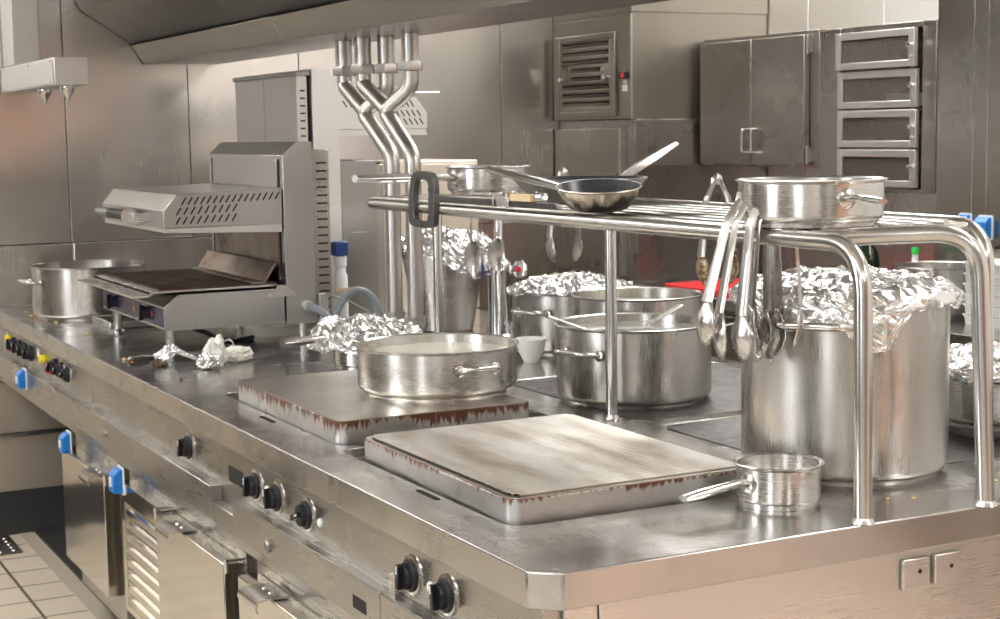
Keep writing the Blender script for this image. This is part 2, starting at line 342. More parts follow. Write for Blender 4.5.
# ceiling lights
for i, (x, y) in enumerate([(-1.6, -2.9), (-1.6, -.6), (-1.6, 1.7), (2.0, -2.3), (2.0, .0), (2.0, 2.5), (-3.0, .6), (.2, -3.6), (-1.1, 3.7), (2.5, 3.0)]):
    t = thing('ceiling_light', 'long ceiling light panel', 'light', (x, y, 2.75), 0, 'ceiling light panels')
    t['label'] = ['ceiling light panel behind the camera on the left', 'ceiling light panel over the left aisle beside the camera', 'ceiling light panel over the middle of the left aisle',
                  'ceiling light panel at the near end of the right aisle', 'ceiling light panel over the middle of the right aisle', 'ceiling light panel near the wall cabinets',
                  'ceiling light panel furthest to the left', 'ceiling light panel at the very back behind the camera', 'ceiling light panel near the back wall on the left', 'ceiling light panel near the louvred housing'][i]
    del t['group']
    MB().box(-.20, .20, -.65, .65, -.03, 0).build('frame', 'white', t, bev=.004)
    MB().box(-.17, .17, -.62, .62, -.034, -.0301).build('diffuser', 'lamp', t)

# ------------------------------------------------------------------ extraction hood over the island
hd = thing('extraction_hood', 'long stainless extraction hood hanging over the cooking island', 'extractor hood', (0, 0, 1.83))
def prof(pts, a, b, name, mat, **k): return MB().prism([(x, z - 1.83) for x, z in pts], 'y', a, b).build(name, mat, hd, **k)
HY0, HY1 = -.9, 4.385
prof([(.36, 2.74), (.36, 2.085), (.39, 2.037), (1.17, 2.037), (1.20, 2.085), (1.20, 2.74)], HY0, HY1, 'canopy', 'hood', bev=.003)
for a, b in ((HY0, 1.05), (1.052, 3.0), (3.002, HY1)):
    prof([(.39, 2.036), (.583, 1.912), (.98, 1.912), (1.17, 2.036)], a, b, 'sloping_panel', 'hood', bev=.002)
prof([(.60, 1.911), (.96, 1.911), (.96, 1.904), (.60, 1.904)], HY0, HY1, 'shadow_gap', 'dark')
for a, b in ((HY0, 1.05), (1.052, 2.75), (2.752, HY1)):
    prof([(.583, 1.903), (.631, 1.830), (.93, 1.830), (.98, 1.903)], a, b, 'lower_channel', 'hood', bev=.002)
bl = MB()
for y in (4.3, 3.2, 2.95): bl.lathe([(0, -.006), (.008, -.006), (.008, 0)], (.60, y, .052), 12, RYm(-1.0))
bl.build('bolts', 'chrome', hd)

# ------------------------------------------------------------------ island: worktop with sunk basins
def cutout(o, cutters):
    for c in cutters:
        m = o.modifiers.new('cut', 'BOOLEAN'); m.operation = 'DIFFERENCE'; m.solver = 'EXACT'; m.object = c
    bpy.context.view_layer.update()
    dg = bpy.context.evaluated_depsgraph_get(); me = bpy.data.meshes.new_from_object(o.evaluated_get(dg))
    o.modifiers.clear(); o.data = me
    for c in cutters: bpy.data.objects.remove(c)
    for p in me.polygons: p.use_smooth = True
    me.set_sharp_from_angle(angle=math.radians(30))
IY1 = YW - .014
top = MB().prism([(.042, 0), (1.52, 0), (1.52, IY1), (0, IY1), (0, .036)], 'z', .842, .90).build('worktop', 'top')
G1 = (.122, .588, 1.095, 1.775); G2 = (.114, .602, .300, .950)      # the two griddles
HB = [(.795, 1.46, .29, .925), (.795, 1.46, .975, 1.66)]
cuts = [MB().prism(rrect(.119, .665, 1.065, 1.885, .045), 'z', .876, .95).build('cutter', 'top'),
        MB().prism(rrect(.105, .665, .280, 1.045, .045), 'z', .876, .95).build('cutter', 'top')]
for h in HB: cuts.append(MB().prism(rrect(*h, .05), 'z', .892, .95).build('cutter', 'top'))
cutout(top, cuts)
b_ = top.modifiers.new('bevel', 'BEVEL'); b_.width = .003; b_.segments = 3; b_.limit_method = 'ANGLE'; b_.angle_limit = math.radians(40)
tag(top, 'long stainless steel worktop of the cooking island with sunk drip basins', 'worktop')
for (x, y) in ((.096, 1.46), (.088, .57)): MB().prism(rrect(x - .007, x + .004, y - .045, y + .045, .003, 2), 'z', .9002, .9008).build('drain_slot', 'dark', top)

# front structure under the worktop
fs = thing('control_fascia', 'stainless control fascia under the front edge of the worktop with black dials', 'control panel', (0, 0, .0))
MB().box(.03, .06, .04, IY1, .60, .8415).build('fascia_panel', 'fascia', fs, bev=.001)
def ledge(y0, y1, z1=.726, z0=.645): return MB().prism([(.001, z0), (.001, z1 - .002), (.003, z1), (.0295, z1), (.0295, z0)], 'y', y0, y1).build('ledge_panel', 'fascia', fs, bev=.0015)
ledge(3.34, IY1); ledge(1.612, 3.336); ledge(1.45, 1.61, .690); ledge(.602, 1.448); ledge(.05, .598)
MB().box(.022, .0295, .602, 1.40, .7265, .7285).build('ledge_lip', 'edge', fs)
MB().box(.020, .0295, .575, .60, .726, .757).build('ledge_tab', 'edge', fs)
MB().box(.0288, .0297, 1.45, 1.555, .748, .785).build('dark_slot', 'dark', fs)
MB().box(.0005, .0297, .665, .73, .665, .690).build('dark_slot', 'dark', fs)
def knob(y, z=.774, r=.030, parent=fs, x=.03, a=0, ring=True):
    R = RYm(-PI / 2)
    k = MB().lathe([(r * 1.0, .0), (r * 1.0, .008), (r * .95, .010), (r * .8, .011), (r * .74, .020), (r * .7, .022), (0, .022)], (x, y, z), 30, R)
    g = Matrix.Rotation(a, 3, 'X')
    k.box(x - .032, x - .020, y - r * .20, y + r * .20, z - r * .72, z + r * .72, g, (x - .03, y, z))
    o = k.build('knob', 'black', parent, bev=.001)
    if ring: MB().lathe([(r * 1.22, 0), (r * 1.2, .004), (r * 1.0, .005), (r * 1.0, 0)], (x, y, z), 30, R).build('bezel', 'tube', o)
    MB().box(x - .0332, x - .032, y - r * .05, y + r * .05, z + r * .2, z + r * .68, g, (x - .03, y, z)).build('pointer', 'white', o)
    return o
for i, y in enumerate((1.868, 1.355, 1.218, 1.036, .516, .373)): knob(y, a=(.3, .15, -.2, 1.2, .1, -.15)[i])
for y, z in ((1.285, .777), (.965, .772), (.440, .772)):
    MB().lathe([(.009, 0), (.009, .003), (.006, .006), (0, .007)], (.03, y, z), 16, RYm(-PI / 2)).build('indicator_lamp', 'white', fs)
MB().lathe([(.014, 0), (.014, .006), (.011, .009), (0, .009)], (.001, 1.20, .675), 6, RYm(-PI / 2)).build('hex_bolt', 'dull', fs)
MB().lathe([(.014, 0), (.014, .006), (.011, .009), (0, .009)], (.001, 2.62 + .0, .683), 6, RYm(-PI / 2)).build('hex_bolt', 'dull', fs)
# far controls: clusters of black dials with yellow and red buttons
for i, y in enumerate((4.13, 4.02, 3.92, 3.82, 3.42, 3.32, 3.22)): knob(y, .782 if i < 4 else .785, .027, a=.2 * i, ring=i > 4)
for y, z, c in ((4.22, .792, 'yellow'), (3.60, .790, 'yellow'), (4.18, .765, 'red'), (3.50, .765, 'red')):
    MB().lathe([(.015, 0), (.015, .014), (.012, .018), (0, .018)], (.03, y, z), 20, RYm(-PI / 2)).build('push_button', c, fs)
for y in (3.70, 4.27): MB().box(.0285, .0296, y - .02, y + .02, .785, .812).build('sticker', 'label', fs)
def socket(name, label, x, y, z, s=1.0, parent=None):
    """blue hinged outlet cover on a pale back plate, facing -X"""
    t = thing(name, label, 'socket', (x, y, z))
    MB().prism(rrect(-.034 * s, .034 * s, -.042 * s, .042 * s, .008 * s, 3), 'x', -.004, 0).build('back_plate', 'white', t)
    MB().prism([(-.004, -.036 * s), (-.004, .036 * s), (-.016 * s, .034 * s), (-.032 * s, .018 * s), (-.032 * s, -.034 * s)], 'y', -.03 * s, .03 * s).build('cover', 'blue', t, bev=.003 * s)
    MB().box(-.037 * s, -.0322 * s, -.008 * s, .006 * s, -.016 * s, .012 * s).build('label_strip', 'label', t)
    return t
socket('power_socket', 'blue hinged power socket on the ledge panel at the far left end of the island', 0, 3.80, .697, .9)
socket('power_socket', 'blue power socket above the far end of the first under-counter door', .0, 3.12, .580, .9)
socket('power_socket', 'blue power socket between the plain door and the louvred door', .0, 2.46, .582, .95)

# under-counter cabinets (front faces at about X = 0)
ibody = MB().box(.06, 1.46, .05, 3.16, .10, .842)
tag(ibody.build('island_carcass', 'fascia', bev=.002), 'steel carcass of the cooking island behind the doors, below the worktop', 'island base')
MB_pl = MB().box(.14, 1.40, .10, 3.12, 0, .0998)
tag(MB_pl.build('plinth', 'skirting'), 'dark plinth under the island carcass', 'plinth')
tag(MB().box(.10, 1.44, 3.165, IY1, .60, .841).build('bridging_frame', 'dull', bev=.002), 'steel box frame bridging from the island to the back wall above the open bay', 'frame')
br = tag(MB().tube(bend([(-.20, YW - .0065, .40), (-.20, YW - .05, .40), (.60, YW - .05, .40), (.60, YW - .0065, .40)], .03), .010).build('kick_rail', 'tube'), 'horizontal steel rail low on the back wall in the open bay', 'rail')
def cab_front(name, label, y0, y1, louvre=False, handle=True, x=-.02, z0=.205, z1=.575, frame=True):
    t = thing(name, label, 'cabinet', (0, (y0 + y1) / 2, 0)); w = (y1 - y0) / 2
    MB().box(.03, .0598, -w - .012, w + .012, .11, .599).build('frame', 'fascia', t, bev=.001)
    if not louvre:
        d = MB().box(x, .0295, -w, w, z0, z1).build('door', 'door', t, bev=.003)
    else:
        d = MB().box(.0, .0295, -w, -w + .035, z0, z1).box(.0, .0295, w - .035, w, z0, z1).box(.0, .0295, -w + .035, w - .035, z1 - .05, z1).box(.0, .0295, -w + .035, w - .035, z0, z0 + .02)
        n = 8; hh = (z1 - .05 - z0 - .02) / n
        for i in range(n):
            zz = z0 + .02 + i * hh
            d.prism([(.004, zz + hh * .50), (.001, zz + hh * .46), (.001, zz + hh * .02), (.006, zz), (.026, zz + hh * .9), (.024, zz + hh)], 'y', -w + .035, w - .035)
        d = d.build('door', 'door', t)
        MB().box(.0275, .0297, -w + .03, w - .03, z0 + .01, z1 - .03).build('dark_inside', 'dark', t)
    if handle:
        h = MB().prism([(.02, z1 + .002), (.02, z1 + .006), (x - .022, z1 + .006), (x - .034, z1 + .002), (x - .038, z1 - .012), (x - .034, z1 - .024), (x - .031, z1 - .023), (x - .034, z1 - .012), (x - .030, z1 - .001), (x - .020, z1 + .002)], 'y', handle - .06, handle + .06)
        ho = h.build('handle', 'tube', d)
        MB().lathe([(.005, 0), (.004, .003), (0, .004)], (x + .01, handle - .02, z1 + .006), 10).lathe([(.005, 0), (.004, .003), (0, .004)], (x + .01, handle + .02, z1 + .006), 10).build('rivets', 'chrome', ho)
    hg = MB()
    hg.cyl((x + .005, -w - .004, z1 - .02), (x + .005, -w - .004, z1 + .012), .006, 10).box(x + .003, .029, -w - .010, -w - .001, z1 + .006, z1 + .011)
    hg.build('hinge', 'tube', t)
    return t
cab_front('undercounter_cabinet', 'furthest plain steel door under the worktop, beside the open bay', 2.60, 3.15, handle=-.18, z0=.205, z1=.560)
cab_front('undercounter_cabinet', 'louvred steel door under the worktop between two plain doors', 2.055, 2.475, louvre=True, handle=None)
cab_front('undercounter_cabinet', 'plain steel door under the worktop just nearer than the louvred one', 1.465, 2.035, handle=.10)
cab_front('undercounter_cabinet', 'plain steel door nearer again, cut by the bottom edge of the photo', .86, 1.362, handle=.08)
cab_front('undercounter_cabinet', 'nearest under-counter door on the left side, below the photo edge', .26, .78, handle=.10)
# near end of the island
ep = tag(MB().box(.0605, .118, .030, .0495, .0, .8415).box(.121, .990, .030, .0495, .0, .8415).box(.993, 1.46, .030, .0495, .0, .8415).build('end_panel', 'edge', bev=.001), 'flat steel panel closing the near end of the island under the worktop edge', 'panel')
for i, (px, lb_) in enumerate(((.748, 'square blank steel cover plate under the worktop edge, left of the pair'), (.818, 'square blank steel cover plate under the worktop edge, right of the pair'))):
    t = thing('cover_plate', lb_, 'cover plate', (px - .010, .030, .794))
    MB().box(-.030, .030, -.010, -.0005, -.026, .028).build('plate', 'edge', t, bev=.003)
    MB().lathe([(.004, 0), (.0035, .0012), (0, .0014)], (.006, -.010, .004), 12, RXm(PI / 2)).build('screw', 'dark', t)

# ------------------------------------------------------------------ griddles
def griddle(name, label, g, ribbed):
    x0, x1, y0, y1 = g; cx, cy = (x0 + x1) / 2, (y0 + y1) / 2
    t = thing(name, label, 'griddle', (cx, cy, .876)); a, b = (x1 - x0) / 2, (y1 - y0) / 2; H = .063 if ribbed else .070; dz = H - .068
    MB().prism(rrect(-a, a, -b, b, .028, 7), 'z', 0, H).build('body', 'griddle_side2' if ribbed else 'griddle_side', t, bev=.0015)
    if not ribbed:
        MB().prism(rrect(-a + .004, a - .004, -b + .004, b - .004, .026, 7), 'z', H + .0002, H + .0015).build('hot_plate', 'griddle_top', t)
    else:
        m = MB(); n = 52; ys = []
        for i in range(n):
            q = -b + .012 + (2 * b - .024) * i / n; s_ = (2 * b - .024) / n
            ys += [(q, 0), (q + s_ * .35, .0042), (q + s_ * .65, .0042)]
        ys.append((b - .012, 0)); top_ = []
        for (yy, h) in ys:
            ins = .012
            e = b - abs(yy); 
            if e < .03: ins = .012 + (.03 - e) * .7
            top_.append([m.bm.verts.new((sx * (a - ins), yy, H + .0025 + h)) for sx in (-1, 1)])
        for p, q in zip(top_, top_[1:]): m.bm.faces.new((p[0], p[1], q[1], q[0]))
        m.build('ribbed_plate', 'rib_top', t, smooth=20)
        MB().prism(rrect(-a + .003, a - .003, -b + .003, b - .003, .026, 7), 'z', H + .0002, H + .0022).build('plate_rim', 'griddle_top', t)
    return t
griddle('griddle', 'smooth flat griddle plate with burnt brown edges under the wide pan', G1, False)
griddle('griddle', 'ribbed pale griddle plate nearest to the worktop corner', G2, True)
for (x0, x1, y0, y1), lb_ in zip(HB, ('dark cast hotplate under the tall foil-covered stockpot', 'dark cast hotplate under the wide steaming pot')):
    tag(MB().prism(rrect(x0 + .009, x1 - .009, y0 + .009, y1 - .009, .042), 'z', .8922, .8995).build('hotplate', 'castiron', bev=.0015), lb_, 'hotplate')

# ------------------------------------------------------------------ pots
def pot_profile(R, h, t=.003, lip=.006, br=.02):
    br = .09 * R
    P = [(0, .004), (R - br - .004, .004), (R - br, 0.0), (R - br * .9, .006)]
    for i in range(6):
        a = PI / 2 * i / 5; P.append((R - br + br * math.sin(a) , .008 + br * (1 - math.cos(a))))
    P += [(R, h - .006), (R + lip * .6, h - .003), (R + lip, h - .001), (R + lip, h), (R + lip * .3, h + .001), (R - t, h - .002), (R - t, .03), (R - t - .012, .012), (0, .010)]
    return P
def pot(name, label, cat, x, y, z, R, h, mat='pot', contents=None, level=.7, loops=(), stick=None, group=None, rz=0, hz=.75, disc=True, plate=True, lw=.055, ls=.045, sw=1.0):
    t = thing(name, label, cat, (x, y, z), rz, group)
    MB().lathe(pot_profile(R, h), (0, 0, 0), 72).build('body', mat, t)
    if contents: MB().lathe([(0, h * level), (R - .0035, h * level)], (0, 0, 0), 64).build('contents', contents, t)
    for a in loops:
        ca, sa = math.cos(a), math.sin(a)
        def P(r, s, dz): return (ca * r - sa * s, sa * r + ca * s, h * hz + dz)
        path = bend([P(R - .004, -lw, -.004), P(R + .012, -lw * 1.0, 0), P(R + ls, -lw * .75, .004), P(R + ls, lw * .75, .004), P(R + .012, lw, 0), P(R - .004, lw, -.004)], .018)
        ho = MB().tube(path, .0072, 12).build('handle', 'tube', t)
        if plate:
            for s_ in (-lw, lw):
                pl = MB()
                pl.lathe([(.013, -.002), (.013, .0015), (.008, .0035), (0, .0035)], P(R, s_, -.003), 16, RZm(a) @ RYm(PI / 2))
                pl.build('mount', 'tube', ho)
    if stick:
        a, ln, up, dz = stick; d = Vector((math.cos(a), math.sin(a), 0))
        p0 = d * (R - .003) + Vector((0, 0, h * dz)); p1 = d * (R + .03) + Vector((0, 0, h * dz + .004)); p2 = d * (R + ln) + Vector((0, 0, h * dz + up))
        ho = MB().tube([p0, p1, p1.lerp(p2, .15), p1.lerp(p2, .7), p2], [.009 * sw, .008 * sw, .0085 * sw, .0105 * sw, .008 * sw], 14, flat=.6).build('handle', 'tube', t)
        MB().lathe([(.018, -.003), (.018, .002), (.012, .005), (0, .005)], p0 + d * .003, 18, RZm(a) @ RYm(PI / 2)).build('mount', 'tube', ho)
    return t
D = math.radians
pot('wide_pan', 'wide shallow steel pan of pale liquid standing on the smooth griddle', 'pan', .474, 1.350, .9479, .185, .112, contents='milk', level=.80, loops=(D(-86), D(94)), hz=.66, lw=.046, ls=.034)
pot('stew_pot', 'steaming wide steel pot behind the middle rack leg', 'pot', .956, 1.262, .8996, .186, .185, 'potv', contents='water', level=.90, loops=(D(197), D(17)), hz=.70)
pot('stockpot', 'tall dented stockpot under crumpled foil inside the near end of the rack', 'stockpot', .871, .376, .8996, .193, .345, 'potv', loops=(D(216), D(36)), hz=.85, lw=.07, ls=.05)
pot('saucepan', 'small steel saucepan standing on the worktop in front of the tall stockpot', 'saucepan', .583, .199, .9002, .073, .073, contents=None, stick=(D(189), .150, -.004, .60), sw=1.3)
pot('saute_pan', 'shallow steel saute pan on the near end of the rack above the tall stockpot', 'pan', .722, .290, 1.3725, .128, .081, contents=None, stick=(D(260), .12, .0, .62))
pot('braising_pot', 'wide steel pot at the far left corner of the worktop by the back wall', 'pot', .253, 3.862, .9002, .199, .188, 'potv', loops=(D(188), D(8)), hz=.72)
pot('shallow_saucepan', 'small shallow saucepan at the far end of the rack, long handle to the left', 'saucepan', .949, 2.009, 1.3725, .114, .076, stick=(D(187), .31, .008, .60), sw=2.2)

# ------------------------------------------------------------------ foil
def fnoise(p, s, k=3):
    v = Vector((0, 0, 0)); a = 1
    for i in range(k): v += noise.noise_vector(p * s) * a; s *= 2.1; a *= .55
    return v
def foil_cover(name, label, x, y, z, R, flaps, dome=.012, amp=.010, seed=0, rot=0, group=None, sx=1.0, sy=1.0, nr=16, nk=14, na=110):
    """crumpled sheet pressed over a rim: flaps(angle) gives how far it hangs down the side"""
    m = MB(); rings = []
    for i in range(nr + nk + 1):
        ring = []
        for k in range(na):
            a = 2 * PI * k / na; so = Vector((seed * 3.1, seed * 1.7, 0))
            if i <= nr:
                q = i / nr; r = R * q * 1.0; zz = dome * (1 - q * q)
                p = Vector((math.cos(a) * r, math.sin(a) * r, zz)); d = fnoise(p + so, 21) * amp * (1 if q < .95 else .6); d.z = abs(d.z) * 1.3
                if q > .9: p.z += .004
            else:
                q = (i - nr) / nk; L_ = flaps(a) * (.82 + .36 * abs(noise.noise(Vector((math.cos(a) * 3, math.sin(a) * 3, seed)))))
                r = R + .010 + .010 * math.sin(q * 2.2); p = Vector((math.cos(a) * r, math.sin(a) * r, -L_ * q)); d = fnoise(p + so, 24) * amp * .8
                rad = Vector((math.cos(a), math.sin(a), 0)); s_ = d.dot(rad)
                if s_ < 0: d -= rad * s_ * 1.6
            ring.append(m.bm.verts.new(p + d))
            if i == 0: break
        rings.append(ring)
    for A, B in zip(rings, rings[1:]):
        for k in range(na):
            if len(A) == 1: m.bm.faces.new((A[0], B[k], B[(k + 1) % na]))
            else: m.bm.faces.new((A[k], B[k], B[(k + 1) % na], A[(k + 1) % na]))
    for v in m.bm.verts: v.co.x *= sx; v.co.y *= sy
    o = m.build(name, 'foil', loc=(x, y, z), rot=rot, flat=True)
    so = o.modifiers.new('thickness', 'SOLIDIFY'); so.thickness = .0006; so.offset = 1
    return tag(o, label, 'foil', group)
def crumple(name, label, cat, loc, size, mat='foil', seed=0, amp=.35, freq=1.8, rot=(0, 0, 0), sub=4, flat=True, path=None):
    bm = bmesh.new(); bmesh.ops.create_icosphere(bm, subdivisions=sub, radius=1)
    for v in bm.verts:
        n = v.co.normalized(); d = fnoise(n + Vector((seed * 5, 0, seed)), freq, 4)
        v.co = n * (1 + d.length * amp * 1.6 - amp * .6) + d * amp * .5
        v.co = Vector((v.co.x * size[0], v.co.y * size[1], v.co.z * size[2]))
        if path: v.co = path(v.co)
    m = MB(); m.bm.free(); m.bm = bm
    zmin = min(v.co.z for v in bm.verts)
    o = m.build(name, mat, loc=loc, flat=flat); o.rotation_euler = rot
    return tag(o, label, cat)
def fl_big(a):
    a = (math.degrees(a) + 360) % 360
    base = .030
    for c, w_, d in ((200, 26, .045), (225, 16, .03), (244, 17, .085), (254, 9, .03), (180, 25, .02)):
        q = abs((a - c + 180) % 360 - 180) / w_
        if q < 1: base += d * (1 - q) ** .8
    return base
foil_cover('foil_cover', 'big crumpled foil sheet over the tall stockpot at the near end of the rack', .871, .376, 1.248, .194, fl_big, dome=.022, amp=.013, seed=1, na=150, nk=18)
foil_pot = pot('tall_pot', 'steel pot with a foil lid between the mixer tap and the middle rack leg', 'pot', 1.265, 2.094, .9002, .178, .180, 'potv', loops=(D(200),), hz=.7)
foil_cover('foil_cover', 'loose foil sheet laid over the pot behind the mixer tap', 1.265, 2.094, 1.082, .170, lambda a: .004, dome=.032, amp=.020, seed=4)
pot('stew_pot', 'open steel pot just behind the steaming one, brown splash inside its rim', 'pot', 1.200, 1.633, .8996, .172, .208, 'potv', contents='milk', level=.86, loops=(D(228),), hz=.80)
# tapered tall pot with foil, behind the pipes
t = thing('tapered_container', 'tall tapered steel container with foil bulging over its rim behind the hood pipes', 'container', (1.149, 2.734, .9002))
MB().lathe([(0, .004), (.088, .0), (.094, .006), (.140, .275), (.147, .28), (.146, .284), (.136, .281), (.090, .01), (0, .012)], seg=56).build('body', 'potv', t)
foil_cover('foil_cover', 'thick crumpled foil over the tapered container behind the mixer tap', 1.149, 2.734, 1.188, .150, lambda a: .05 + .05 * max(0, math.cos(a - D(285))) ** 3 + .02 * math.sin(3 * a), dome=.035, amp=.022, seed=7)
# right pot
pot('side_pot', 'steel pot with a foil lid at the right edge, beyond the rack leg', 'pot', 1.375, .49, .922, .135, .125, 'pot', loops=(D(235),), hz=.86, lw=.05)
tag(MB().lathe([(.105, 0), (.107, .004), (.107, .018), (.103, .021), (0, .021)], (1.375, .49, .9002), 48).build('pot_stand', 'dull'), 'low round steel ring under the pot at the right edge', 'stand')
foil_cover('foil_cover', 'foil lid on the pot at the right edge of the photo', 1.375, .49, 1.050, .138, lambda a: .016 + .02 * max(0, math.cos(a - D(215))) ** 4, dome=.028, amp=.012, seed=9)
# foil-covered pan with flat handle behind the wide pan
p = pot('foil_pan', 'small steel pan under a heap of foil between the grill and the rack', 'pan', .600, 2.10, .9002, .085, .100, 'pot', stick=(D(196), .19, .004, .90), sw=1.9)
foil_cover('foil_cover', 'crumpled foil heaped over the small pan behind the wide shallow pan', .600, 2.09, 1.004, .128, lambda a: .02 + .03 * max(0, math.cos(a - D(200))) ** 2, dome=.024, amp=.026, seed=12, sx=1.0, sy=1.25)

# ------------------------------------------------------------------ tube rack
rk = thing('tube_rack', 'tubular steel shelf rack standing on the worktop over the pots', 'rack', (.75, 1.0, .9))
def rkp(*ps): return [Vector(q) - Vector((.75, 1.0, .9)) for q in ps]
RZ_ = 1.356; rr_ = .0155
YF = 2.09
MB().tube(bend(rkp((.74, YF, RZ_), (.615, YF, RZ_), (.615, .02, RZ_), (.615, .014, .9)), .085, 10), rr_, 18).build('left_rail', 'tube', rk)
MB().tube(bend(rkp((.74, YF, RZ_), (1.108, YF, RZ_), (1.108, .255, RZ_), (1.108, .25, .9)), .085, 10), rr_, 18).build('right_rail', 'tube', rk)
MB().tube(bend(rkp((.630, .170, RZ_), (.725, .118, 1.3605), (.860, .018, 1.366), (.873, .0035, .9)), .075, 10), rr_, 18).build('cross_rail', 'tube', rk)
MB().tube(rkp((.64, 1.05, 1.346), (1.10, 1.05, 1.346)), .010, 12).build('cross_bar', 'tube', rk)
MB().tube(rkp((.74, .185, 1.352), (1.095, .30, 1.352)), .010, 12).build('cross_bar', 'tube', rk)
for i in range(7):
    xx = .668 + i * .058
    MB().tube(rkp((xx, YF, 1.3665), (xx, .17 + max(0, xx - .73) * .33, 1.3655)), .0068, 10).build('rod', 'tube', rk)
for (x, y, nm) in ((.765, 1.05, 'leg'), (.750, 1.925, 'leg')):
    MB().tube(rkp((x, y, .9), (x, y, 1.340)), .0135, 16).build(nm, 'tube', rk)
for x, y, r in ((.765, 1.05, .0135), (.75, 1.925, .0135), (.615, .014, rr_), (.873, .0035, rr_), (1.108, .25, rr_)):
    MB().lathe([(r * 1.3, .0), (r * 1.15, .004), (r * 1.02, .009)], rkp((x, y, .9))[0], 20).build('foot_collar', 'tube', rk)

# ------------------------------------------------------------------ pans lying on the rack
def frypan(name, label, x, y, z, Rt, Rb, h, hang, handle_len, rise, mat_out, mat_in, tilt=0):
    t = thing(name, label, 'frying pan', (x, y, z))
    if tilt: t.rotation_mode = 'AXIS_ANGLE'; t.rotation_axis_angle = (tilt, .85, -.53, 0)
    MB().lathe([(0, 0), (Rb, 0), (Rb + .006, .003), (Rb + (Rt - Rb) * .55, h * .45), (Rt - .006, h * .92), (Rt, h), (Rt - .001, h + .002)], seg=64).build('body', mat_out, t)
    MB().lathe([(Rt - .001, h + .002), (Rt - .004, h + .0015), (Rb + (Rt - Rb) * .55 - .004, h * .47), (Rb, .006), (0, .0055)], seg=64).build('lining', mat_in, t)
    d = Vector((math.cos(hang), math.sin(hang), 0)); s = Vector((-d.y, d.x, 0))
    n = 12; m = MB(); prev = None
    for i in range(n + 1):
        q = i / n; c = d * (Rt - .008 + handle_len * q) + Vector((0, 0, h * .8 + rise * (q ** .8))); ww = (.017 + .008 * math.sin(PI * min(1, q * 1.15))) * (1 if q < .97 else .7); th = .0035
        cur = [m.bm.verts.new(c + s * a * ww + Vector((0, 0, b))) for a, b in ((-1, -.004), (-.75, .001), (0, .004), (.75, .001), (1, -.004), (.8, -.007), (0, -.003), (-.8, -.007))]
        if prev:
            for k in range(8): m.bm.faces.new((prev[k], prev[(k + 1) % 8], cur[(k + 1) % 8], cur[k]))
        else: m.bm.faces.new(cur[::-1])
        prev = cur
    m.bm.faces.new(prev); ho = m.build('handle', 'tube', t, smooth=50)
    pl = MB()
    A = math.atan2(d.y, d.x); slope = math.atan2(h * .45, Rt - Rb)
    c = d * ((Rt + Rb) / 2 + (Rt - Rb) * .30 + .003) + Vector((0, 0, h * .66))
    pl.prism(rrect(-.020, .014, -.018, .018, .012, 4), 'z', -.0015, .0015)
    M4 = Matrix.Translation(c) @ Matrix.Rotation(A, 4, 'Z') @ Matrix.Rotation(-(PI / 2 - (PI / 2 - slope) * .75), 4, 'Y')
    for a, b in ((-.010, 0), (.004, .010), (.004, -.010)): pl.lathe([(.0035, .0015), (.003, .003), (0, .0035)], (a, b, 0), 10).lathe([(.0035, -.0015), (.003, -.003), (0, -.0035)], (a, b, 0), 10)
    pl.xf(M4); pl.build('mount_plate', 'tube', ho)
    return t
frypan('frying_pan', 'burnt-bottomed nonstick frying pan at the front of the rack, handle to the left', .664, .930, 1.3800, .092, .058, .047, D(118), .20, .030, 'burnt_pan', 'nonstick', tilt=D(7.5))
frypan('frying_pan', 'larger frying pan behind the burnt one, its long handle rising to the right', .915, 1.44, 1.3723, .168, .10, .054, D(20), .235, .090, 'dull', 'nonstick')

# grip tool with finger handle, lying along the left rail
gt = thing('grip_tool', 'cast grey tool with an upright finger-grip loop lying along the left rail of the rack', 'tool', (.60, 1.66, 1.38))
outer = []; inner = []
for (y, z) in ((-.052, -.055), (-.055, .0), (-.048, .04), (-.035, .064), (.0, .069), (.045, .062), (.066, .02), (.074, -.03), (.070, -.068), (.02, -.074), (-.03, -.072)): outer.append((-y * -1, z))
def loop2d(pts, n=5):
    out = []; N_ = len(pts)
    for i in range(N_):
        p0, p1, p2, p3 = [Vector(pts[(i + k - 1) % N_]) for k in range(4)]
        for k in range(n):
            t_ = k / n; out.append(.5 * ((2 * p1) + (-p0 + p2) * t_ + (2 * p0 - 5 * p1 + 4 * p2 - p3) * t_ ** 2 + (-p0 + 3 * p1 - 3 * p2 + p3) * t_ ** 3))
    return out
O_ = loop2d([(-.040, -.055), (-.045, .0), (-.042, .05), (-.022, .066), (.015, .069), (.055, .062), (.072, .025), (.078, -.02), (.072, -.066), (.02, -.073), (-.028, -.070)])
O_ = [Vector((q.x * 1.28, q.y)) for q in O_]
cx_, cz_ = .023, -.002
I_ = []
for i, q in enumerate(O_):
    v = Vector((q.x - cx_, q.y - cz_)); 
    u = Vector((v.x * .58, v.y * .76))
    if q.x > .055 : u.x -= .0 
    if v.x < -.02: u.x += .008 * (abs(math.cos(q.y * 105)) - .5)
    I_.append(Vector((u.x + cx_, u.y + cz_)))
m = MB(); T = .008
R4 = [[m.bm.verts.new((tx, q.x, q.y)) for q in (O_ if io == 0 else I_)] for tx, io in ((-T, 0), (-T, 1), (T, 1), (T, 0))]
n_ = len(O_)
for a in range(4):
    A, B = R4[a], R4[(a + 1) % 4]
    for k in range(n_): m.bm.faces.new((A[k], A[(k + 1) % n_], B[(k + 1) % n_], B[k]))
m.build('grip', 'cast_handle', gt, bev=.002)
m = MB(); m.prism([(-.030, -.018), (-.040, .028), (-.055, .014), (-.09, .010), (-.66, .010), (-.68, -.004), (-.09, -.006), (-.055, -.010)], 'x', -.006, .006)
m.build('bar', 'cast_handle', gt, bev=.002)
m = MB()
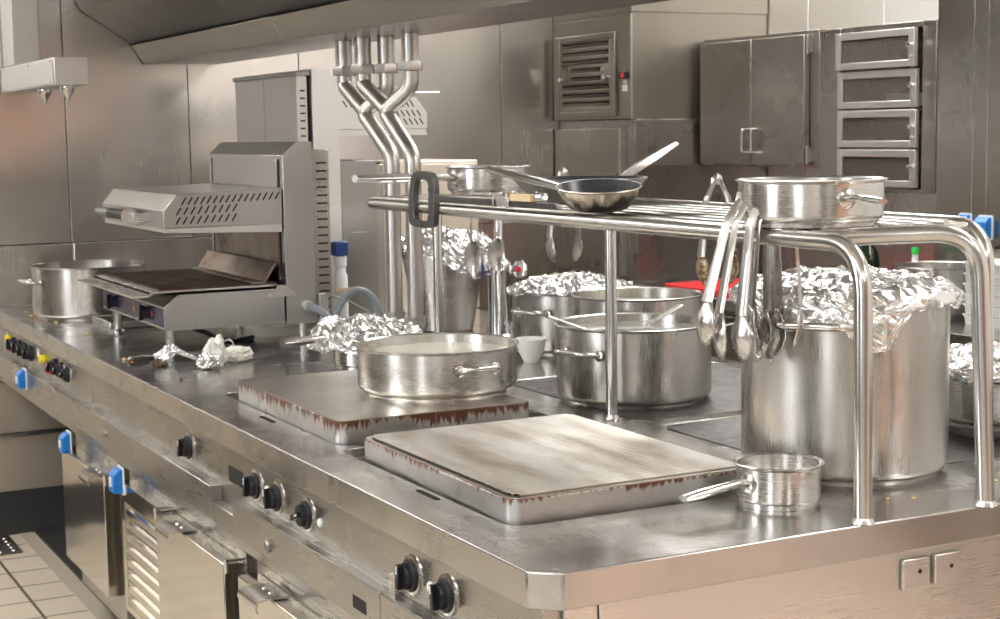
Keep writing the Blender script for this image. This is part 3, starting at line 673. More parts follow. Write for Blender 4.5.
m.box(-.012, -.0065, -.46, -.40, -.004, .018).box(-.014, .010, -.455, -.448, -.006, .030).box(-.014, .010, -.39, -.384, -.006, .026)
m.build('bracket', 'tube', gt, bev=.001)
MB().box(-.013, .012, -.565, -.47, .0102, .026).build('wooden_block', 'wood', gt, bev=.002)
sp = []
for i in range(60): a = i * .9; sp.append((-.001 + .008 * math.cos(a), -.575 - i * .0006, .022 + .010 * math.sin(a)))
MB().tube(sp, .0014, 6).build('spring', 'chrome', gt)

# ------------------------------------------------------------------ tongs and utensils
def tongs(name, label, x, y, ztop, L_, spread, yaw=0, tilt=0, mat='tong', group=None, lean=0.0, head='tong', width=.0135, bow=0.0):
    """hung by its spring end over a rail; the arms open in the local x direction"""
    t = thing(name, label, 'tongs', (x, y, ztop), yaw, group)
    rot = RXm(tilt) @ RYm(lean)
    for s in (-1, 1):
        m = MB(); n = 16; prev = None; sec_l = []
        for i in range(n + 1):
            q = i / n; zz = -L_ * .72 * q; off = s * (.004 + (.020 * min(1, q * 4) + (spread - .020) * q)); ww = width * (.65 + .45 * q)
            sec = [(off, -ww), (off + s * .004, -ww * .8), (off + s * .0055, 0), (off + s * .004, ww * .8), (off, ww), (off + s * .001, ww * .75), (off + s * .003, 0), (off + s * .001, -ww * .75)]
            cur = [m.bm.verts.new(rot @ Vector((a, b, zz))) for a, b in sec]
            if prev:
                for k in range(8): m.bm.faces.new((prev[k], prev[(k + 1) % 8], cur[(k + 1) % 8], cur[k]))
            else: m.bm.faces.new(cur)
            prev = cur
        m.bm.faces.new(prev[::-1]); arm = m.build('arm', mat if head == 'tong' else 'tong', t, smooth=50)
        # scalloped spoon head
        m = MB(); na, nr = 26, 5; hx = s * (spread + .004); z0 = -L_ * .72; hl = L_ * .28; hw = width * 1.9; rings = []
        cen = m.bm.verts.new(rot @ Vector((hx + s * .007, 0, z0 - hl * .45)))
        for r in range(1, nr + 1):
            ring = []
            for k in range(na):
                a = 2 * PI * k / na; q = r / nr; sc = 1 + (.07 if k % 2 else -.03) * (q > .9)
                yy = math.sin(a) * hw * q * sc; zq = math.cos(a) * hl * .56 * q * sc
                if math.cos(a) > 0: yy *= 1 - .45 * math.cos(a) ** 2
                dep = s * .007 * (1 - q * q) - s * .002 * q
                ring.append(m.bm.verts.new(rot @ Vector((hx + dep - s * .016 * max(0, -(zq) / hl) * 1.2, yy, z0 - hl * .45 + zq))))
            rings.append(ring)
        for k in range(na): m.bm.faces.new((cen, rings[0][k], rings[0][(k + 1) % na]))
        for A, B in zip(rings, rings[1:]):
            for k in range(na): m.bm.faces.new((A[k], B[k], B[(k + 1) % na], A[(k + 1) % na]))
        h = m.build('head', mat if head == 'tong' else head, t, smooth=60)
        so = h.modifiers.new('thickness', 'SOLIDIFY'); so.thickness = .0014
        h['label'] = 'scalloped gripping head'
    m = MB().tube([rot @ Vector((-.008, 0, -.012)), rot @ Vector((-.006, 0, .002)), rot @ Vector((0, 0, .007)), rot @ Vector((.006, 0, .002)), rot @ Vector((.008, 0, -.012))], .0045, 10, flat=2.2)
    m.build('spring_end', mat if head == 'tong' else 'tong', t)
    return t
tongs('tongs', 'leftmost of the steel tongs hung together on the near end of the rack', .618, .345, 1.425, .275, .046, yaw=.10, lean=.20)
tongs('tongs', 'second from the left of the steel tongs on the near end of the rack', .616, .315, 1.428, .295, .044, yaw=-.12, lean=.10)
tongs('tongs', 'third from the left of the steel tongs on the near end of the rack', .616, .285, 1.430, .295, .040, yaw=.12, lean=.05)
tongs('tongs', 'rightmost of the tongs hung on the near end of the rack, against the stockpot', .622, .255, 1.428, .270, .036, yaw=-.75, lean=.0, width=.013)
tongs('tongs', 'steel tongs with brown sauce on their heads hung on the far side of the rack', 1.108, 1.13, 1.425, .25, .042, head='foody')
tongs('tongs', 'clean steel tongs hung at the far side of the rack behind the frying pans', 1.106, 1.86, 1.428, .245, .042)
def hung_spoon(name, label, cat, x, y, zt, L_, w_, slim=False):
    t = thing(name, label, cat, (x, y, zt))
    MB().tube(bend([(0, .017, -.030), (0, .019, .004), (0, -.019, .004), (0, -.019, -.05), (0, -.016, -L_ * .58)], .010), .0035, 10, flat=1.0).build('handle', 'tong', t)
    m = MB(); m.lathe([(0, 0), (w_ * .5, .002), (w_ * .85, .006), (w_, .012), (w_ * .98, .0135), (w_ * .8, .008), (0, .003)], seg=28)
    m.xf(Matrix.Translation((0, -.014, -L_ * .78)) @ Matrix.Rotation(PI / 2, 4, 'X') @ Matrix.Diagonal((1, L_ * .22 / w_, 1, 1)))
    m.build('bowl', 'tong', t); return t
hung_spoon('serving_spoon', 'steel serving spoon hung on the far end rail just right of the mixer tap', 'spoon', 1.00, YF, 1.372, .225, .026)
hung_spoon('serving_spoon', 'steel serving spoon hung on the far end rail, half hidden behind the mixer tap', 'spoon', .925, YF, 1.372, .235, .028)
def ladle(name, label, a, b, r=.006, cat='ladle', mat='tong'):
    t = thing(name, label, cat, a); a = Vector(a); b = Vector(b) - a
    d = b.normalized(); s = d.cross(Vector((0, 0, 1))).normalized(); u = s.cross(d)
    m = MB(); prev = None
    for i in range(9):
        q = i / 8; w_ = r * (1.0 + .9 * q); c = b * q
        cur = [m.bm.verts.new(c + s * p * w_ + u * h_) for p, h_ in ((-1, -.0012), (-1, .001), (0, .0026), (1, .001), (1, -.0012), (0, .0006))]
        if prev:
            for k in range(6): m.bm.faces.new((prev[k], prev[(k + 1) % 6], cur[(k + 1) % 6], cur[k]))
        else: m.bm.faces.new(cur[::-1])
        prev = cur
    m.bm.faces.new(prev); m.build('handle', mat, t)
    m = MB().lathe([(0, -.022), (.018, -.018), (.032, 0), (.0335, .0005), (.019, -.0165), (0, -.020)], (-d.x * .02, -d.y * .02, 0), 28)
    m.build('bowl', mat, t); return t
ladle('ladle', 'steel ladle in the steaming pot, flat handle rising at the back right', (.985, 1.31, 1.050), (1.135, 1.325, 1.108))
ladle('ladle', 'steel ladle in the steaming pot leaning out over its left rim', (.900, 1.31, 1.050), (.800, 1.40, 1.096), .0045)
ladle('ladle', 'steel ladle whose handle leaves the steaming pot over its right rim', (1.04, 1.20, 1.050), (1.17, 1.055, 1.098), .0045)

# ------------------------------------------------------------------ salamander grill (faces left, -X)
SY0, SY1 = 2.64, 3.38
sg = thing('salamander_grill', 'steel salamander grill with a raised slotted hood standing on four legs on the worktop', 'grill', (.4, 3.01, .9))
def S(mb, name, mat, parent=None, **k):
    mb.xf(Matrix.Translation((-.4, -3.01, -.9))); return mb.build(name, mat, parent or sg, **k)
side = [(.19, .978), (.19, 1.043), (.236, 1.078), (.565, 1.078), (.565, .972), (.20, .972)]
S(MB().prism(side, 'y', SY0, SY0 + .006), 'side_plate', 'box', bev=.001)
S(MB().prism(side, 'y', SY1 - .006, SY1), 'side_plate', 'box', bev=.001)
S(MB().box(.196, .565, SY0 + .007, SY1 - .007, .974, 1.035), 'base_tray', 'dull')
S(MB().prism([(.196, 1.036), (.240, 1.070), (.565, 1.070), (.565, 1.036)], 'y', SY0 + .007, SY1 - .007), 'base_top', 'dull')
pn = S(MB().box(.190, .1955, SY0 + .008, SY1 - .008, .984, 1.038), 'control_panel', 'navy')
S(MB().box(.188, .1955, SY0 + .006, SY1 - .006, 1.039, 1.044).box(.188, .1955, SY0 + .006, SY1 - .006, .977, .983), 'trim_strip', 'edge')
for y in (3.235, 2.835):
    m = MB(); m.lathe([(.019, 0), (.019, .006), (.016, .012), (0, .013)], (.190, y, 1.011), 26, RYm(-PI / 2)).box(.166, .180, y - .005, y + .005, .987, 1.035, RXm(.25 if y < 3 else 0))
    S(m, 'knob', 'black', bev=.001)
def lampdot(y, z, c, r=.006): S(MB().box(.1885, .1899, y - r * .8, y + r * .8, z - r, z + r), 'indicator_lamp', c)
orange = plain('orange lamp', (.9, .22, .02), .3)
lampdot(2.985, 1.010, orange, .009); lampdot(2.775, 1.012, 'red', .008); lampdot(3.155, 1.005, 'red', .004); lampdot(3.155, 1.025, 'red', .004); lampdot(3.31, 1.015, 'red', .004); lampdot(2.985, 1.03, 'red', .003)
for x, y in ((.215, 2.675), (.215, 3.30), (.635, 2.675), (.635, 3.30)):
    S(MB().lathe([(.022, 0), (.022, .004), (.014, .010), (.0135, .074)], (x, y, .9003), 20), 'leg', 'tube')
# grate tray with perforated rim, burnt brown surface
m = MB().prism([(.100, 1.078), (.150, 1.079), (.165, 1.090), (.555, 1.090), (.555, 1.084), (.168, 1.084), (.153, 1.073), (.101, 1.073)], 'y', SY0 + .02, SY1 - .02)
tr = S(m, 'grill_tray', 'edge', bev=.001)
m = MB().box(.185, .555, SY0 + .035, SY1 - .035, 1.0902, 1.0935)
for i in range(26): m.box(.19, .55, SY0 + .045 + i * .0255, SY0 + .053 + i * .0255, 1.0936, 1.0965)
S(m, 'grate', 'grate')
m = MB()
for i in range(56): m.box(.152, .160, SY0 + .03 + i * .0122, SY0 + .036 + i * .0122, 1.0835, 1.0862, RYm(-.6))
S(m, 'rim_holes', 'dark')
m = MB().prism([(.475, 1.094), (.515, 1.094), (.555, 1.152), (.548, 1.155), (.510, 1.100), (.475, 1.100)], 'y', SY0 + .03, SY1 - .03)
S(m, 'splash_guard', 'burnt_back', bev=.001)
# column
S(MB().prism([(.572, .968), (.572, 1.482), (.617, 1.522), (.668, 1.522), (.668, .968)], 'y', SY0, SY1), 'column', 'box', bev=.0015)
S(MB().box(.568, .5715, SY0 + .05, SY1 - .05, 1.10, 1.272), 'inner_back', 'burnt_back')
S(MB().box(.568, .5715, SY0 + .05, SY1 - .05, 1.385, 1.468), 'front_panel', 'box', bev=.001)
m = MB()
for y in (SY0 + .030, SY1 - .042): m.box(.5695, .5718, y, y + .010, 1.12, 1.272).box(.5695, .5718, y, y + .010, 1.385, 1.470)
S(m, 'guide_slot', 'dark')
S(MB().prism([(.505, 1.054), (.60, 1.054), (.60, 1.064), (.578, 1.082), (.565, 1.090), (.545, 1.090), (.535, 1.074), (.505, 1.066)], 'y', SY0 - .004, SY0 - .0005).lathe([(.004, 0), (.003, .002), (0, .003)], (.518, SY0 - .004, 1.060), 10, RXm(PI / 2)).lathe([(.004, 0), (.003, .002), (0, .003)], (.588, SY0 - .004, 1.060), 10, RXm(PI / 2)), 'bracket', 'edge')
# raised hood
hp = [(.200, 1.276), (.200, 1.326), (.240, 1.374), (.566, 1.382), (.566, 1.276)]
hood = S(MB().prism(hp, 'y', SY0, SY1), 'raised_hood', 'box', bev=.0015)
S(MB().prism([(.205, 1.2755), (.566, 1.2755), (.566, 1.250), (.205, 1.262)], 'y', SY0 + .004, SY1 - .004), 'reflector', 'white_steel', bev=.001)
m = MB()
def slot(m, x, z, y, L_=.026, w_=.0045, a=.42): m.box(x - w_ / 2, x + w_ / 2, y - .0008, y + .001, z - L_ / 2, z + L_ / 2, RYm(a * 1.35))
for i in range(16): slot(m, .262 + i * .0193, 1.354 + i * .0005, SY0)
for i in range(9): slot(m, .246 + i * .0215, 1.3245 + i * .0007, SY0)
for i in range(9): slot(m, .243 + i * .0215, 1.2965 + i * .0006, SY0)
S(m, 'vent_slots', 'dark', hood)
hdl = S(MB().tube([(.158, 3.10, 1.306), (.158, 2.87, 1.306)], .0155, 20), 'handle_bar', 'black')
S(MB().tube([(.158, 3.25, 1.306), (.158, 3.102, 1.306)], .0155, 20), 'handle_end', 'dull', hdl)
S(MB().prism([(.200, 1.288), (.160, 1.280), (.150, 1.288), (.150, 1.314), (.162, 1.320), (.200, 1.312)], 'y', 2.80, 2.868), 'handle_arm', 'edge', hdl, bev=.002)
S(MB().lathe([(.026, 0), (.026, .002), (0, .002)], (.158, 2.8705, 1.306), 40, RXm(PI / 2)), 'end_disc', 'edge', hdl)
# rear vent strip
S(MB().box(.669, .764, 2.75, 3.30, .978, 1.496), 'rear_duct', 'cab', bev=.001)
m = MB()
for i in range(19): m.box(.722, .756, 2.7492, 2.7502, .998 + i * .0252, 1.0035 + i * .0252)
S(m, 'vent_slots', 'dark')
S(MB().lathe([(.016, 0), (.016, .02), (.012, .022), (0, .022)], (.635, 2.64, 1.022), 20, RXm(PI / 2)), 'hose_socket', 'white_steel')
# grey hose, valve lever, cable
tag(MB().tube(bend([(.635, 2.6165, 1.022), (.655, 2.57, 1.010), (.690, 2.55, .975), (.715, 2.56, 1.03), (.77, 2.57, 1.075), (.83, 2.57, 1.045), (.85, 2.56, .98), (.86, 2.56, .915)], .05), .0115, 14).build('hose', 'grey_rubber'), 'thick grey hose looping out of the side of the salamander grill', 'hose')
vt = thing('valve', 'small steel shut-off valve with a slanted lever beside the grey hose', 'valve', (.715, 2.70, .9))
MB().box(-.02, .012, -.015, .015, .0, .15).build('body', 'white_steel', vt, bev=.004)
MB().tube([(0, -.016, .150), (.06, -.07, .125), (.13, -.13, .075)], .006, 8, flat=.5).build('lever', 'dull', vt)
tag(MB().tube(bend([(.28, 2.88, .982), (.30, 2.74, .965), (.33, 2.69, .955), (.37, 2.72, .93), (.43, 2.76, .908), (.53, 2.85, .908)], .04), .0075, 12).build('power_cable', 'black'), 'black power cable hanging under the salamander grill', 'cable')

# second salamander further back, seen from behind, on a steel block
s2 = thing('salamander_grill', 'second salamander grill further back seen from behind, pale steel column', 'grill', (.9, 3.5, 1.446))
def S2(mb, name, mat, parent=None, **k):
    mb.xf(Matrix.Translation((-.9, -3.5, -1.446))); return mb.build(name, mat, parent or s2, **k)
S2(MB().box(.832, .868, 3.2, 3.86, .98, 1.742), 'rear_duct', 'box', bev=.001)
S2(MB().box(.830, .8318, 3.20, 3.53, .985, 1.738).box(.830, .8318, 3.535, 3.855, .985, 1.738), 'rear_panel', 'box')
S2(MB().box(.825, .878, 3.19, 3.87, 1.7425, 1.757), 'top_cap', 'dull', bev=.001)
m = MB()
for i in range(28): m.box(.842, .860, 3.1990, 3.2002, 1.0 + i * .0255, 1.0055 + i * .0255)
S2(m, 'vent_slots', 'dark')
S2(MB().prism([(.8785, .93), (.8785, 1.764), (.940, 1.764), (.975, 1.728), (.975, .93)], 'y', 3.18, 3.88), 'column', 'white_steel', bev=.001)
h2 = S2(MB().prism([(.980, 1.558), (1.316, 1.558), (1.316, 1.612), (1.275, 1.668), (.980, 1.672)], 'y', 3.2, 3.86), 'raised_hood', 'white_steel', bev=.001)
S2(MB().prism([(.985, 1.5575), (1.312, 1.5575), (1.318, 1.535), (.985, 1.535)], 'y', 3.205, 3.855), 'reflector', 'white_steel')
S2(MB().tube([(1.21, 3.19, 1.682), (1.36, 3.19, 1.684)], .005, 10), 'handle_bar', 'tube', h2)
m = MB()
for i in range(14): slot(m, 1.005 + i * .0195, 1.645, 3.2, a=-.42)
for i in range(8): slot(m, 1.14 + i * .0205, 1.612, 3.2, a=-.42)
for i in range(8): slot(m, 1.15 + i * .0205, 1.583, 3.2, a=-.42)
S2(m, 'vent_slots', 'dark', h2)
S2(MB().box(.832, .975, 3.22, 3.84, .9003, .929), 'base', 'dull')
# grey appliance and pale backsplash block behind the pipes
gb = thing('grey_cupboard', 'dark grey steel cupboard on the worktop to the left of the hood pipes', 'cupboard', (1.08, 3.5, .9003))
MB().box(-.097, .036, -.30, .30, 0, .550).build('body', 'dull', gb, bev=.002)
MB().box(.038, .070, -.28, .30, 0, .535).build('side_column', 'cab', gb, bev=.002)
MB().box(-.06, -.055 + .05, -.3015, -.3005, .30, .303).build('seam', 'edge', gb)
pb = thing('warming_cabinet', 'pale beige steel cabinet behind the hood pipes and the small saucepan', 'cabinet', (1.375, 3.42, .9003))
MB().box(-.218, .165, -.165, .25, 0, .541).build('body', 'beige', pb, bev=.003)
MB().box(-.212, .158, -.170, -.1655, .012, .530).build('door', 'beige', pb, bev=.001)
# white water canister between the grills
wc = thing('water_filter', 'white canister with a blue cap between the grill and the grey cupboard', 'filter', (.905, 3.03, .9003))
MB().lathe([(0, 0), (.022, 0), (.024, .01), (.024, .17), (.018, .18), (.018, .20), (.022, .202), (.022, .235), (0, .235)], seg=24).build('canister', 'white', wc)
MB().box(-.026, .024, -.022, .022, .237, .285).build('blue_cap', 'darkblue', wc, bev=.006)
MB().box(-.03, .05, -.030, -.0245, .12, .130).build('clip', 'wood', wc)

# ------------------------------------------------------------------ pipes dropping from the hood
PX = .80
def pipeset(name, label, ya, yb, yj, ydn, xo):
    """two hood stubs at ya and yb joining at yj, then one pipe stepping to ydn"""
    t = thing(name, label, 'pipe', (xo, yj, .9003))
    def q(y, z, dx=0): return Vector((dx, y - yj, z - .9003))
    r = .0235; zb = 1.829
    MB().tube([q(ya, zb), q(ya, 1.745)], r * 1.1, 20).build('upper_stub', 'pipe', t)
    MB().tube([q(yb, zb, .05), q(yb, 1.745, .05)], r * 1.1, 20).build('upper_stub', 'pipe', t)
    for y, dx in ((ya, 0), (yb, .05)):
        MB().lathe([(0, 0), (.036, 0), (.0375, .004), (.0375, .024), (.036, .028), (0, .028)], q(y, 1.722, dx), 6).build('union_nut', 'pipe', t, smooth=20)
    MB().tube(bend([q(ya, 1.7218), q(ya, 1.690), q(yj, 1.612), q(yj, 1.596), q(ydn, 1.482), q(ydn, 1.020)], .035, 7), r, 20).build('main_pipe', 'pipe', t)
    MB().tube(bend([q(yb, 1.7218, .05), q(yb, 1.675, .05), q(yj, 1.612, 0), q(yj, 1.60, 0)], .035, 7), r * .97, 20).build('branch_pipe', 'pipe', t)
    MB().lathe([(0, 0), (.030, 0), (.031, .003), (.031, .030), (0, .030)], q(ydn, .992), 6).build('union_nut', 'pipe', t, smooth=20)
    MB().tube([q(ydn, .992), q(ydn, .9003)], r, 20).build('lower_stub', 'pipe', t)
    return t
pipeset('hood_pipe', 'left one of the two forked steel pipes coming down from the hood', 2.688, 2.475, 2.527, 2.335, .80)
pipeset('hood_pipe', 'right one of the two forked steel pipes coming down from the hood', 2.512, 2.275, 2.338, 2.165, .79)

# ------------------------------------------------------------------ mixer tap
tp = thing('mixer_tap', 'chrome pillar mixer tap with red and blue handle ends behind the pots', 'tap', (1.206, 2.45, .9003))
MB().lathe([(0, 0), (.045, 0), (.045, .008), (.036, .014), (.036, .19), (.038, .195), (.038, .235), (.022, .25), (.018, .26), (.018, .30), (.014, .31), (.014, .36), (.012, .37), (0, .37)], seg=28).build('body', 'chrome', tp)
MB().tube(bend([(0, 0, .35), (0, 0, .43), (.05, -.06, .46), (.16, -.20, .40), (.17, -.21, .36)], .05), .011, 14).build('spout', 'chrome', tp)
for s, c in ((-1, 'darkblue'), (1, 'red')):
    d = Vector((.95, -.30, 0)) * s
    h = MB().lathe([(.010, 0), (.012, .02), (.025, .028), (.027, .05), (.022, .062), (0, .063)], d * .025 + Vector((0, 0, .213)), 8, d.to_track_quat('Z', 'Y').to_matrix()).build('handle', 'chrome', tp)
    if s > 0: 
        dd = Vector((-.5, -.86, .1)).normalized()
        MB().lathe([(.010, 0), (.009, .003), (0, .004)], d * .062 + Vector((0, 0, .213)) + dd * .024, 16, dd.to_track_quat('Z', 'Y').to_matrix()).build('index_cap', c, h)
    else: MB().lathe([(.0255, 0), (.0262, .006), (0.0255, .010)], d * .050 + Vector((0, 0, .213)), 20, d.to_track_quat('Z', 'Y').to_matrix()).build('index_cap', c, h)

# ------------------------------------------------------------------ cup, crumbs and foil scraps on the worktop
cp = thing('sauce_cup', 'small white melamine cup between the wide pan and the steaming pot', 'cup', (1.035, 1.93, .9003))
MB().lathe([(0, .002), (.020, 0), (.022, .004), (.036, .030), (.044, .066), (.042, .067), (.034, .032), (.018, .008), (0, .007)], seg=36).build('cup', 'cream', cp)
rg = (1.10, 1.96)
crumple('foil_scrap', 'twisted foil strip with a charred end on the worktop in front of the grill', 'foil', (.135, 2.455, .924), (.020, .018, .034), seed=21, rot=(.2, .7, .3), amp=.3)
crumple('charred_crumb', 'blackened scrap at the foot of the twisted foil strip', 'crumb', (.113, 2.44, .908), (.018, .014, .011), 'burnt_tip', seed=5, sub=3)
crumple('foil_scrap', 'thin twisted foil bridge between the two crumpled pieces near the grill', 'foil', (.178, 2.41, .935), (.036, .007, .007), seed=31, rot=(0, .45, -.35), amp=.3)
crumple('foil_scrap', 'tall folded crumpled foil piece with a brown streak in front of the grill', 'foil', (.248, 2.345, .932), (.026, .030, .044), 'dirty_white', seed=23, rot=(0, .25, .5), amp=.38)
crumple('foil_scrap', 'low crumpled foil lump in front of the tall folded foil piece', 'foil', (.215, 2.30, .924), (.028, .024, .020), seed=25, amp=.32)
crumple('bread_roll', 'cream coloured flattened packet at the right end of the foil scraps', 'packet', (.336, 2.40, .921), (.040, .030, .022), 'dirty_white', seed=27, amp=.2)
t = thing('scraper', 'flat steel scraper lying on the worktop behind the foil scraps', 'scraper', (.18, 2.56, .9003))
m = MB().prism(rrect(-.085, .12, -.017, .017, .010, 3), 'z', .012, .018); m.xf(Matrix.Rotation(-.25, 4, 'Z')); m.build('handle', 'dull', t, bev=.001)
m = MB().tube(bend([(-.082, .010, .013), (-.110, .018, .012), (-.116, .020, .0065)], .02), .018, 12, flat=.22); m.build('blade', 'dull', t)
tag(MB().tube([(.026 * math.cos(a), .0, .026 + .026 * math.sin(a)) for a in [2 * PI * i / 28 for i in range(28)]], .003, 8, closed=True).build('steel_ring', 'tube', loc=(.325, 2.47, .9035), rot=.3), 'thin steel ring standing upright behind the cream packet', 'ring')
random.seed(11)
cr = [(.06, 3.95, 'crumb'), (.09, 4.02, 'carrot'), (.10, 3.88, 'crumb'), (.05, 3.80, 'carrot'), (.12, 4.05, 'crumb'), (.16, 4.10, 'carrot'), (.07, 4.10, 'crumb'), (.095, 3.70, 'crumb'), (.062, 2.62, 'crumb'), (.080, 2.60, 'carrot'), (.11, 3.30, 'crumb'), (.095, 2.15, 'burnt_tip'), (.67, .43, 'crumb'), (.64, .33, 'crumb'), (.76, .12, 'crumb'), (.80, .10, 'crumb'), (1.02, .13, 'crumb'), (1.07, .17, 'crumb')]
for i, (x, y, c) in enumerate(cr):
    far = y > 3.5; grp = 'food crumbs by the far left pot' if far else ('food crumbs on the near worktop' if y < 1 else None)
    lb = 'tiny %s food crumb on the worktop ' % ('orange' if c == 'carrot' else 'dark' if c == 'burnt_tip' else 'pale')
    lb += 'beside the far left pot' if far else ('near the tall foil-covered stockpot' if y < 1 else ('at the front edge before the scraper' if y > 2.3 else 'left of the smooth griddle'))
    if y > 3 and not far: lb = 'single pale food crumb on the worktop before the grill legs'
    s_ = .006 if y > 1 else .0035
    o = crumple('food_crumb', lb, 'crumb', (x, y, .9 + s_ * .45), (s_, s_ * .8, s_ * .5), c, seed=40 + i, sub=2)
    o['group'] = (grp or 'stray food crumbs on the worktop') + (', orange' if c == 'carrot' else '')
# recessed tray just right of the far pot
bt = thing('drip_tray', 'shallow rectangular steel tray sunk in a raised frame beside the far left pot', 'tray', (.40, 3.52, .9003))
m = MB()
for a in ((-.19, .24, -.13, -.118), (-.19, .24, .118, .13), (-.19, -.178, -.118, .118), (.228, .24, -.118, .118)): m.box(*a, 0, .022)
m.build('frame', 'edge', bt, bev=.003)
MB().box(-.178, .228, -.118, .118, 0, .004).build('well', 'dark', bt)

# ------------------------------------------------------------------ extinguishing nozzle box at the top left
nb = thing('nozzle_box', 'white steel box with two spray nozzles under it hanging at the top left', 'nozzle housing', (.07, 3.42, 1.71))
MB().prism([(.0, .008), (.0, .100), (.112, .100), (.112, .008)], 'y', 0, .94).build('housing', 'white_steel', nb, bev=.003)
MB().box(-.004, -.0005, .012, .90, .014, .096).build('side_cover', 'white_steel', nb, bev=.001)
for y in (.07, .43, ):
    MB().lathe([(0, 0), (.004, 0), (.008, .010), (.008, .014), (.020, .032), (.024, .040), (.024, .052), (0, .052)], (.056, y, -.045), 20).build('nozzle', 'tube', nb)
scw = MB()
for y, z in ((.03, .022), (.03, .088), (.40, .022), (.40, .088), (.86, .022), (.86, .088)): scw.lathe([(.005, 0), (.004, .003), (0, .003)], (-.004, y, z), 10, RYm(-PI / 2))
scw.build('screws', 'tube', nb)
tag(MB().box(.085, .185, 4.18, 4.384, 1.815, 2.748).build('riser_duct', 'white_steel', bev=.004), 'vertical pale steel riser duct above the nozzle box at the top left', 'duct')

# ------------------------------------------------------------------ tall duct housing with louvred panel (right of the back wall)
dh = thing('duct_housing', 'tall brownish steel housing with a louvred service panel in the back right corner', 'housing', (2.5, 3.74, 0))
m = MB().box(.004, .695, .0, .655, 1.585, 2.745); m.build('upper_body', 'duct', dh, bev=.002)
MB().box(.0, .003, .003, .655, 1.585, 2.015).box(.0, .003, .003, .655, 2.022, 2.745).build('side_sheet', 'duct', dh, bev=.001)
MB().box(.0, .695, -.008, -.0005, 2.026, 2.745).build('top_band', 'duct', dh, bev=.001)
MB().box(-.001, .006, -.006, -.0005, 1.586, 2.018).build('corner_trim', 'edge', dh)
MB().box(.030, .695, .0, .655, .0, 1.583).build('lower_body', 'cab', dh, bev=.002)
MB().box(.012, .380, -.012, -.0005, 1.385, 1.582).build('lower_panel', 'cab', dh, bev=.002)
MB().box(.0, .0285, .10, .65, .92, 1.545).build('lower_door', 'cab', dh, bev=.003)
MB().box(-.001, .0285, .085, .096, .92, 1.550).build('door_trim', 'edge', dh)
MB().box(.012, .695, -.004, -.0005, 1.175, 1.180).build('splash_seam', 'edge', dh)
lv = MB()
y0, y1, z0, z1 = .105, .605, 1.598, 1.950
lv.box(-.014, -.0005, y0, y0 + .028, z0, z1).box(-.014, -.0005, y1 - .028, y1, z0, z1).box(-.014, -.0005, y0 + .028, y1 - .028, z0, z0 + .022).box(-.014, -.0005, y0 + .028, y1 - .028, z1 - .022, z1)
lvp = lv.build('louvre_frame', 'duct', dh, bev=.002)
pan = MB().box(-.012, -.009, y0 + .029, y1 - .029, z0 + .023, z1 - .023).build('louvre_panel', 'duct', dh)
ops = []
for i in range(8):
    zz = z0 + .048 + i * .0362; short = i in (3, 4)
    ya, yb = (y0 + .12, y1 - .13) if short else (y0 + .05, y1 - .05)
    ops.append(MB().box(-.02, -.004, ya, yb, zz, zz + .017).build('cutter', 'duct', dh))
def cut_child(o, cs):
    for c in cs:
        m_ = o.modifiers.new('cut', 'BOOLEAN'); m_.operation = 'DIFFERENCE'; m_.solver = 'EXACT'; m_.object = c
    bpy.context.view_layer.update(); dg = bpy.context.evaluated_depsgraph_get(); me = bpy.data.meshes.new_from_object(o.evaluated_get(dg))
    o.modifiers.clear(); o.data = me
    for c in cs: bpy.data.objects.remove(c)
cut_child(pan, ops)
MB().box(-.0085, -.0006, y0 + .03, y1 - .03, z0 + .024, z1 - .024).build('dark_inside', 'dark', dh)
m = MB()
for i in range(8):
    zz = z0 + .048 + i * .0362; short = i in (3, 4)
    ya, yb = (y0 + .12, y1 - .13) if short else (y0 + .05, y1 - .05)
    m.prism([(-.012, zz - .001), (-.022, zz + .007), (-.022, zz + .009), (-.012, zz + .001)], 'y', ya, yb)
m.build('blade', 'duct', pan)
for y in (y0 + .045 + .02, y1 - .055): MB().lathe([(.007, 0), (.007, .006), (.012, .010), (.012, .018), (0, .022)], (-.0122, y, 1.762), 18, RYm(-PI / 2)).build('catch', 'chrome', dh)
sw = MB().box(-.016, -.0005, .022, .070, 1.752, 1.780).build('switch', 'black', dh, bev=.002)
MB().box(-.019, -.0165, .030, .052, 1.757, 1.776).build('rocker', 'red', sw)
MB().box(-.0015, -.0004, .025, .065, 1.700, 1.728).build('sticker', 'label', dh)
MB().box(-.0015, -.0004, .030, .060, 1.733, 1.746).build('sticker', 'label', dh)
# ------------------------------------------------------------------ wall cabinet with two doors
wc_ = thing('wall_cabinet', 'stainless wall cabinet with a pair of plain doors on the right wall', 'cabinet', (2.85, 3.33, 1.385))
MB().box(.0, .348, -.385, .385, 0, .525).build('body', 'cab', wc_, bev=.002)
for a, b, hy in ((.012, .372, .035), (-.33, .008, -.028)):
    dd = MB().box(-.030, -.002, a, b, .006, .508).build('door', 'cab', wc_, bev=.003)
    MB().tube(bend([(-.031, hy, .055), (-.058, hy, .055), (-.058, hy, .150), (-.031, hy, .150)], .008), .006, 10, flat=.7).build('handle', 'tube', dd)
for z in (.02, .44):
    MB().box(-.028, -.002, -.352, -.338, z, z + .055).tube([(-.026, -.345, z - .008), (-.026, -.345, z + .063)], .006, 10).build('hinge', 'tube', wc_)
